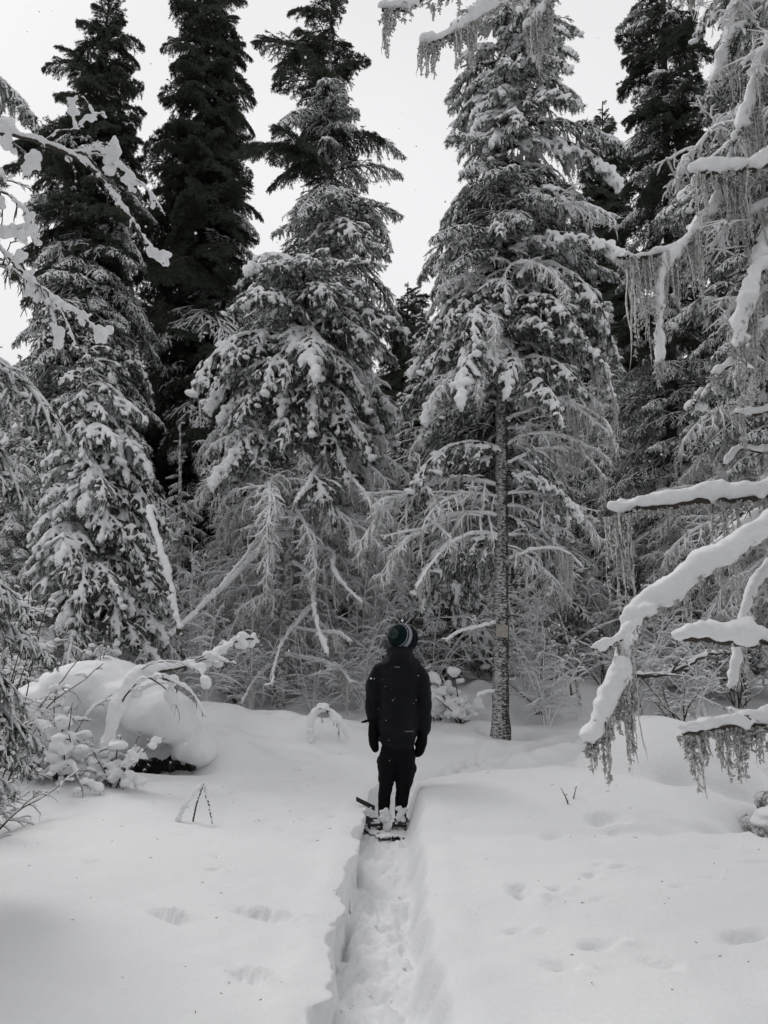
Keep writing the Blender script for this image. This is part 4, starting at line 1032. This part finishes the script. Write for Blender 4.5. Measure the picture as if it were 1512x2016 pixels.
mb_(215, 1330, 9.2, .40, .4, .22); mb_(210, 1305, 9.35, .16, .2, .12)
tag(obj('snow_mound', remeshed(mw, 'mound', M['snow'], .03, 6, disp=[(.5, .10), (.16, .03), (.05, .008)]), M['snow']), kind='structure')
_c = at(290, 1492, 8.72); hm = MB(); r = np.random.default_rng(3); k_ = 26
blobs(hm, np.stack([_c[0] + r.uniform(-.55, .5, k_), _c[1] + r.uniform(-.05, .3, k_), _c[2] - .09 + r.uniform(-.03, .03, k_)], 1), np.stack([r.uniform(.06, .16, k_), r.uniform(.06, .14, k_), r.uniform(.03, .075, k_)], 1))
tag(obj('mound_hollow_shade', remeshed(hm, 'hollow', M['hole'], .015, 1, disp=[(.08, .05), (.03, .02)]), M['hole']), kind='structure')  # dark lumps put in as the shade under the left mound
mbm = mound('', (3.10, 6.30, -.10), (.40, .30, .20), 6, 0)
tag(obj('right_hollow_shade', mbm, M['hole']), kind='structure')  # dark mass painting in the shade of the right recess
# snow covered stump in the right hollow
def stump():
    e = empty('tree_stump', (3.02, 6.42, .02)); tag(e, 'dark knotty stump with snow caps in the hollow at the right edge', 'stump')
    r = np.random.default_rng(2)
    for k, (c, q) in enumerate((((0, 0, .10), (.20, .22, .17)), ((.26, -.06, .05), (.17, .2, .14)), ((.16, .16, .24), (.2, .2, .15)))):
        mb = MB(); blobs(mb, [c], np.array([q])); blobs(mb, np.array(c) + r.normal(0, .06, (6, 3)), r.uniform(.07, .12, 6))
        obj('wood_knot', remeshed(mb, 'knot', M['bark_frost'], .018, 2, disp=[(.12, .05), (.03, .012)]), M['bark_frost'], e)
    sn = MB(); blobs(sn, [(.02, 0, .26), (.2, .1, .36), (-.1, .02, .2), (.3, .0, .2), (.38, .15, .34)], np.array([(.17, .18, .05), (.18, .18, .06), (.09, .14, .045), (.13, .16, .045), (.14, .16, .06)]))
    obj('snow', remeshed(sn, 'cap', M['snow'], .015, 3, disp=[(.10, .04), (.03, .01)]), M['snow'], e)
stump()
# fallen log at the far right of the clearing
lg = empty('fallen_branch', (at(1300, 1340, 9)[0], 9, .4)); tag(lg, 'fallen dark branch half buried at the far right of the clearing', 'branch')
limb(lg, [at(1195, 1340, 10.5), at(1250, 1332, 10.5), at(1320, 1325, 10.4), at(1390, 1290, 10.3), at(1440, 1285, 10.3)], .035, .015, .03, 471, 0, .1, 14, vox=.016, twig_len=.8, name='stem')

r = np.random.default_rng(15)
for k in range(16):
    zz = r.uniform(.3, 4.6); a_ = r.uniform(0, 6.28); sb = MB(); f = zz / (A_top[2] - A_base[2])
    c_ = np.array([(A_top[0] - A_base[0]) * f, 0, zz]); d_ = np.array([cos(a_), sin(a_), r.uniform(-.3, .2)]); ln = r.uniform(.12, .26)
    tubes(sb, np.array([c_ + d_ * .05, c_ + d_ * (.05 + ln * .6), c_ + d_ * (.05 + ln) - [0, 0, .02]]), np.array([.012, .008, .004]), 5); obj('stub', sb, M['bark'], big_t)
# board on trunk
bd = at(984, 1243, ay); bdx = (A_base[0] + (A_top[0] - A_base[0]) * ((bd[2] - A_base[2]) / (A_top[2] - A_base[2])))
def box(mb, c, s, rot=None):
    v = np.array([[x, y, z] for x in (-.5, .5) for y in (-.5, .5) for z in (-.5, .5)]) * np.array(s)
    if rot is not None:
        ca, sa = cos(rot), sin(rot); v = np.stack([v[:, 0] * ca - v[:, 1] * sa, v[:, 0] * sa + v[:, 1] * ca, v[:, 2]], -1)
    mb.add(v + np.array(c), [[0, 1, 3, 2], [4, 6, 7, 5], [0, 4, 5, 1], [2, 3, 7, 6], [0, 2, 6, 4], [1, 5, 7, 3]])
mb = MB(); box(mb, (0, 0, 0), (.155, .012, .165))
bo = obj('trail_board', mb, M['plaque'], None, (bdx - .005, ay - .135, bd[2]), smooth=False)
bo.rotation_euler = (0, R(2), R(-4)); tag(bo, 'small pale square board fixed to the bare spruce trunk', 'sign')

# ------------------------------------------------------------------ the person
PY = 7.05
pz0 = Hs(.06, PY)
pe = empty('person', (.10, PY, pz0)); tag(pe, 'person in black winter clothes and a striped bobble hat standing on snowshoes seen from behind', 'person')
def pp(px, py, dy=0.0): return at(px, py, PY + dy) - np.array([.10, PY, pz0])
def ell(mb, rows, seg=28, pw=1.0):
    """loft of ellipses: (centre, rx, ry)"""
    k = len(rows); a = np.arange(seg) * 2 * pi / seg; V = []
    for (c, rx, ry) in rows: V.append(np.stack([c[0] + rx * np.cos(a), c[1] + ry * np.sin(a), np.full(seg, c[2])], -1))
    i = np.arange(k - 1)[:, None] * seg; j = np.arange(seg)[None]; j2 = (j + 1) % seg
    Q = np.stack([i + j, i + j2, i + j2 + seg, i + j + seg], -1).reshape(-1, 4)
    t = [[0, c + 1, c] for c in range(1, seg - 1)] + [[(k - 1) * seg, (k - 1) * seg + c, (k - 1) * seg + c + 1] for c in range(1, seg - 1)]
    mb.add(np.array(V).reshape(-1, 3), Q, t)
def rowpx(y, xl, xr, ry, dy=0.0):
    a = pp(xl, y, dy); b = pp(xr, y, dy); return ((a + b) / 2, (b[0] - a[0]) / 2, ry)
def chain(mb, pts, rad, seg=14, sy=1.0):
    P = poly(pts, 20); rr = np.interp(np.linspace(0, 1, 20), np.linspace(0, 1, len(rad)), rad); tubes(mb, P, rr, seg)
    blobs(mb, [P[0], P[-1]], np.array([rr[0], rr[-1]]))
# body: one continuous skin under the clothes
bm_ = MB()
ell(bm_, [rowpx(1480, 752, 812, .09), rowpx(1440, 754, 815, .10), rowpx(1390, 760, 810, .09), rowpx(1340, 752, 822, .10), rowpx(1308, 748, 828, .09), rowpx(1290, 772, 804, .05), rowpx(1272, 778, 802, .05)])
for s_, sx in ((-1, 736), (1, 831)):
    chain(bm_, [pp(765 if s_ < 0 else 812, 1312), pp(sx + 2 * -s_, 1330), pp(sx + 3 * s_, 1385), pp(sx, 1425), pp(sx, 1452)], [.05, .045, .034, .026, .024])
for lx in (762, 794):
    chain(bm_, [pp(lx + (8 if lx < 780 else 0), 1475), pp(lx, 1520), pp(lx - 1, 1545), pp(lx - 2 if lx < 780 else lx - 1, 1562)], [.07, .045, .035, .03])
hc = pp(792, 1255, 0); hax = nrm(np.array([-.52, -.80, .22]))        # head tipped back, top of the hat towards the viewer
fwd = nrm(np.array([.14, .76, .62]))
blobs(bm_, [hc + np.array([0, .01, -.01]), hc + fwd * .055 + np.array([0, 0, -.055])], np.array([(.082, .098, .105), (.058, .06, .06)]))
blobs(bm_, [hc + fwd * .112 + np.array([0, 0, -.012])], np.array([(.013, .022, .018)]))          # nose
for s_ in (-1, 1): blobs(bm_, [hc + np.array([s_ * .085, .01, -.03])], np.array([(.012, .02, .03)]))
chain(bm_, [pp(790, 1300), pp(791, 1270)], [.055, .055])
obj('body', remeshed(bm_, 'body', M['skin'], .012, 3), M['skin'], pe)
# jacket
jk = MB()
ell(jk, [rowpx(1474, 753, 812, .115), rowpx(1462, 749, 816, .132), rowpx(1430, 742, 824, .145), rowpx(1390, 744, 824, .140), rowpx(1350, 744, 826, .138), rowpx(1322, 742, 829, .130), rowpx(1306, 746, 828, .112), rowpx(1296, 755, 822, .095), rowpx(1286, 763, 814, .08)])
chain(jk, [pp(752, 1318, 0), pp(741, 1332, 0), pp(735, 1360, 0), pp(733, 1392, .02), pp(736, 1416, .02)], [.072, .074, .072, .065, .058])
chain(jk, [pp(818, 1318, 0), pp(828, 1334, 0), pp(833, 1360, 0), pp(836, 1395, .02), pp(834, 1436, .03)], [.072, .074, .073, .066, .058])
blobs(jk, [pp(836, 1436, .02), pp(737, 1420, .01)], np.array([(.052, .05, .045), (.055, .05, .04)]))
# collar and bunched hood
blobs(jk, [pp(787, 1283, -.03), pp(771, 1281, -.02), pp(804, 1281, -.02), pp(788, 1292, -.08)], np.array([(.105, .095, .062), (.045, .07, .055), (.045, .07, .05), (.10, .06, .07)]))
# drop fold at the back hem and folds on the back
for q in ((758, 1455, .02), (800, 1458, .02)): blobs(jk, [pp(q[0], q[1], -.10)], np.array([(.07, .03, .05)]))
obj('jacket', remeshed(jk, 'jacket', M['jacket'], .011, 4, disp=[(.16, .034), (.07, .016), (.03, .006)]), M['jacket'], pe)
# trousers
tr = MB()
ell(tr, [rowpx(1500, 757, 811, .085), rowpx(1475, 754, 812, .11), rowpx(1445, 750, 818, .12)])
chain(tr, [pp(768, 1480), pp(764, 1498, .01), pp(761, 1525), pp(758, 1550), pp(757, 1568)], [.09, .086, .072, .060, .054])
blobs(tr, [pp(758, 1497, .03)], np.array([(.072, .07, .045)]))
chain(tr, [pp(795, 1480), pp(796, 1505, .01), pp(796, 1535), pp(793, 1560), pp(791, 1580)], [.095, .096, .080, .060, .052])
blobs(tr, [pp(805, 1512, .02)], np.array([(.074, .07, .065)]))
obj('trousers', remeshed(tr, 'trousers', M['trousers'], .011, 3, disp=[(.10, .030), (.04, .008)]), M['trousers'], pe)
# mittens: palm bag, thumb at the side
for (pts, th) in (([pp(737, 1418), pp(735, 1445), pp(736, 1462), pp(739, 1474)], [pp(741, 1440, .03), pp(746, 1455, .05)]),
                  ([pp(832, 1440, .02), pp(830, 1462, .02), pp(826, 1477, .02), pp(822, 1484, .02)], [pp(826, 1452, .05), pp(819, 1466, .05)])):
    mt = MB(); chain(mt, pts, [.046, .047, .043, .034]); chain(mt, th, [.020, .018])
    obj('mitten', remeshed(mt, 'mitten', M['mitten'], .009, 3, disp=[(.05, .008)]), M['mitten'], pe)
mt = MB(); chain(mt, [pp(728, 1417, -.02), pp(720, 1420, -.02), pp(712, 1422, -.02)], [.008, .012, .006], 8); obj('cuff_strap', mt, M['mitten'], pe)
# boots with snow stuck on them
for lx, top, dy in ((757, 1560, 0), (790, 1572, .0)):
    bt = MB(); chain(bt, [pp(lx, top, 0), pp(lx - 1, 1590, 0), pp(lx - 1, 1606, .0)], [.056, .050, .050])
    f0 = pp(lx - 1, 1612, 0); blobs(bt, [f0 + [0, .02, .03], f0 + [.0, .14, .02], f0 + [0, .08, .04]], np.array([(.05, .07, .05), (.05, .09, .045), (.05, .09, .06)]))
    b = obj('boot', remeshed(bt, 'boot', M['boot'], .010, 2, disp=[(.05, .010)]), M['boot'], pe)
    sn = MB(); r = np.random.default_rng(int(lx)); n = 16
    c = np.array([pp(lx + r.uniform(-9, 9), r.uniform(1588, 1618), -.055 + r.uniform(-.01, .02)) for _ in range(n)])
    blobs(sn, c, np.stack([r.uniform(.012, .034, n), r.uniform(.01, .02, n), r.uniform(.012, .035, n)], 1))
    
    obj('snow', remeshed(sn, 'boot_snow', M['snow'], .006, 1), M['snow'], b)
# snowshoes
def snowshoe(cx, y0, y1, rz, tilt):
    r = np.random.default_rng(int(cx)); c = pp(cx, 1622, 0); e = empty('snowshoe', (c[0], 0, c[2] - .0), rz, pe)
    e.rotation_euler = (tilt, 0, rz); e.location = (c[0], .02, max(Hs(c[0] + .1, PY + dd) for dd in (-.25, -.1, 0, .1)) - pz0 + .012)
    P = []
    for a in np.linspace(0, 2 * pi, 41): 
        yy = .29 * sin(a); wv = .080 * (1 - .12 * (yy / .29)) if yy > 0 else .080 - .020 * (-yy / .29)
        P.append((wv * np.sign(cos(a)) * abs(cos(a)) ** .55, yy, .05 * max(0, yy / .29) ** 2 + .0))
    fr = MB(); tubes(fr, np.array(P), np.full(41, .0075), 8); obj('frame', fr, M['plastic'], e)
    dk = MB(); Q = np.array(P); 
    for k in range(40):
        pass
    V = np.concatenate([Q, [[0, 0, .005]]]); dk.add(V, None, [[k, k + 1, 41] for k in range(40)]); V2 = V - [0, 0, .006]; dk.add(V2, None, [[k + 1, k, 41] for k in range(40)])
    obj('deck', dk, M['plastic'], e)
    bi = MB(); box(bi, (0, .02, .02), (.11, .16, .012)); box(bi, (-.055, -.02, .045), (.008, .05, .06)); box(bi, (.055, -.02, .045), (.008, .05, .06)); box(bi, (0, .1, .075), (.115, .025, .008)); box(bi, (0, -.055, .06), (.115, .012, .02))
    box(bi, (-.055, -.28, .012), (.014, .02, .018)); box(bi, (.055, -.28, .012), (.014, .02, .018))
    obj('binding', bi, M['plastic'], e, smooth=False)
    sn = MB(); n = 110; xy = np.stack([r.uniform(-.062, .062, n), r.uniform(-.27, .24, n)], 1); rb = r.uniform(.014, .026, n)
    blobs(sn, np.stack([xy[:, 0], xy[:, 1], np.full(n, .016)], 1), np.stack([rb * 1.2, rb * 1.2, rb * .6], 1))
    obj('snow', remeshed(sn, 'shoe_snow', M['snow'], .010, 1, disp=[(.03, .01)]), M['snow'], e)
snowshoe(737, 0, 0, R(20), R(2)); snowshoe(787, 0, 0, R(-6), R(2))
rl = MB(); a_, b_ = pp(701, 1573, 0), pp(738, 1592, 0)
d_ = (b_ - a_); rl.add([a_ + [0, 0, .017], a_ - [0, 0, .017], b_ - [0, 0, .02], b_ + [0, 0, .02], a_ + [0, .02, .017], a_ + [0, .02, -.017], b_ + [0, .02, -.02], b_ + [0, .02, .02]],
      [[0, 1, 2, 3], [7, 6, 5, 4], [0, 3, 7, 4], [1, 5, 6, 2], [0, 4, 5, 1], [3, 2, 6, 7]])
obj('snowshoe_tail', rl, M['plastic'], pe, smooth=False)
# hat: knitted cap about the tipped axis
def hat():
    t = nrm(np.cross(hax, [0, 0, 1.0])); b = np.cross(hax, t); Rh = .118
    def band(p0, p1, off, m, name, parent, seg=40, k=12):
        mb = MB(); V = []
        for ph in np.linspace(p0, p1, k):
            rr = (Rh + off) * (sin(ph) if ph < pi / 2 else 1 - .10 * (ph - pi / 2)); hh = (Rh + off) * (cos(ph) * 1.12 if ph < pi / 2 else -(ph - pi / 2) * 1.0)
            for s in range(seg):
                a = s * 2 * pi / seg; rib = 1 + .012 * (s % 2)
                V.append(hc + hax * hh + (t * cos(a) + b * sin(a)) * rr * rib)
        i = np.arange(k - 1)[:, None] * seg; j = np.arange(seg)[None]; j2 = (j + 1) % seg
        mb.add(V, np.stack([i + j, i + j2, i + j2 + seg, i + j + seg], -1).reshape(-1, 4)); return obj(name, mb, m, parent)
    h = band(.02, R(56), 0, M['hat'], 'hat', pe)
    band(R(54), R(57.5), .003, M['hatstripe'], 'stripe', h, k=4); band(R(57.5), R(63), .001, M['hatdark'], 'band', h, k=4)
    band(R(63), R(77), .004, M['hatstripe'], 'stripe', h, k=6); band(R(77), R(128), .005, M['hatdark'], 'cuff', h, k=14)
    r = np.random.default_rng(4); mb = MB(); c = hc + hax * .145; n = 900
    d = nrm(r.normal(0, 1, (n, 3))); P = np.stack([c + d * .008, c + d * .026, c + d * .042 * r.uniform(.85, 1.1, (n, 1))], 1); tubes(mb, P, np.tile([.003, .003, .002], (n, 1)), 3)
    tag(obj('pompom', mb, M['pompom'], h), kind='stuff')
hat()
# small prints on the jacket
mb = MB(); r = np.random.default_rng(8)
o_ = pp(782, 1313, -.150)
for q in range(7): box(mb, o_ + [(-.022 + q * .0075), 0, .004 * sin(q * 1.9) - .002 * q * .2], (.007, .006, .003 + .003 * (q % 3)))
obj('back_logo', mb, M['mark'], pe, smooth=False)
mb = MB(); o_ = pp(806, 1440, -.152)
for q in range(9): box(mb, o_ + [(-.034 + q * .0085), .012 * (q / 9), 0], (.006, .006, .006 + .003 * (q % 2)))
obj('hem_logo', mb, M['mark'], pe, smooth=False)
mb = MB(); n = 14; c = []
for q in range(n):
    c.append(pp(r.uniform(735, 832), r.uniform(1300, 1500), -.135))
blobs(mb, np.array(c), r.uniform(.0015, .004, n)); tag(obj('snow_flecks', mb, M['snow'], pe), kind='stuff')

# needles and twig bits fallen on the snow
r = np.random.default_rng(63); n = 230; y_ = r.uniform(3.2, 12, n); x_ = r.uniform(-.55, .55, n) * y_; z_ = H(x_, y_) + .003
P0 = np.stack([x_, y_, z_], 1); mb = MB(); tb = walk(P0, r.uniform(0, 6.28, n), np.full(n, .12), np.full(n, -.1), r.uniform(.006, .035, n) * r.choice([.5, 1], n), 4, r, .2)
tubes(mb, tb, np.tile([.0012, .0016, .0013, .0008], (n, 1)), 4)
tag(obj('fallen_needles', mb, M['bark']), 'dark needles and twig bits scattered on the snow', 'debris', kind='stuff')
# snow crumbs knocked loose along the trail
r = np.random.default_rng(31); mb = MB(); n = 110
y_ = 3.0 + 7 * r.random(n) ** 1.3; dx_ = r.uniform(-.19, .16, n); x_ = trail_x(y_) + dx_; rr_ = r.uniform(.003, .013, n) * r.uniform(.5, 1, n)
blobs(mb, np.stack([x_, y_, H(x_, y_) + rr_ * .3], 1), np.stack([rr_ * 1.2, rr_, rr_ * .8], 1))
tag(obj('snow_crumbs', mb, M['ground']), 'loose snow crumbs along the trodden trail', 'snow', kind='stuff')

# ------------------------------------------------------------------ a few falling flakes
r = np.random.default_rng(12); mb = MB(); n = 260
Y_ = r.uniform(2.5, 12, n); X_ = r.uniform(-.5, .5, n) * Y_ * 1.05; Z_ = 1.4 + r.uniform(-.35, .95, n) * Y_
keep = Z_ > .5
blobs(mb, np.stack([X_, Y_, Z_], 1)[keep], (r.uniform(.0025, .006, n))[keep])
tag(obj('falling_snow', mb, M['snow']), 'scattered snowflakes drifting down through the clearing', 'snow', kind='stuff')
print('A', ax, ay, 'TRIS', sum(len(m.polygons) for m in bpy.data.meshes), 'OBJ', len(bpy.data.objects))
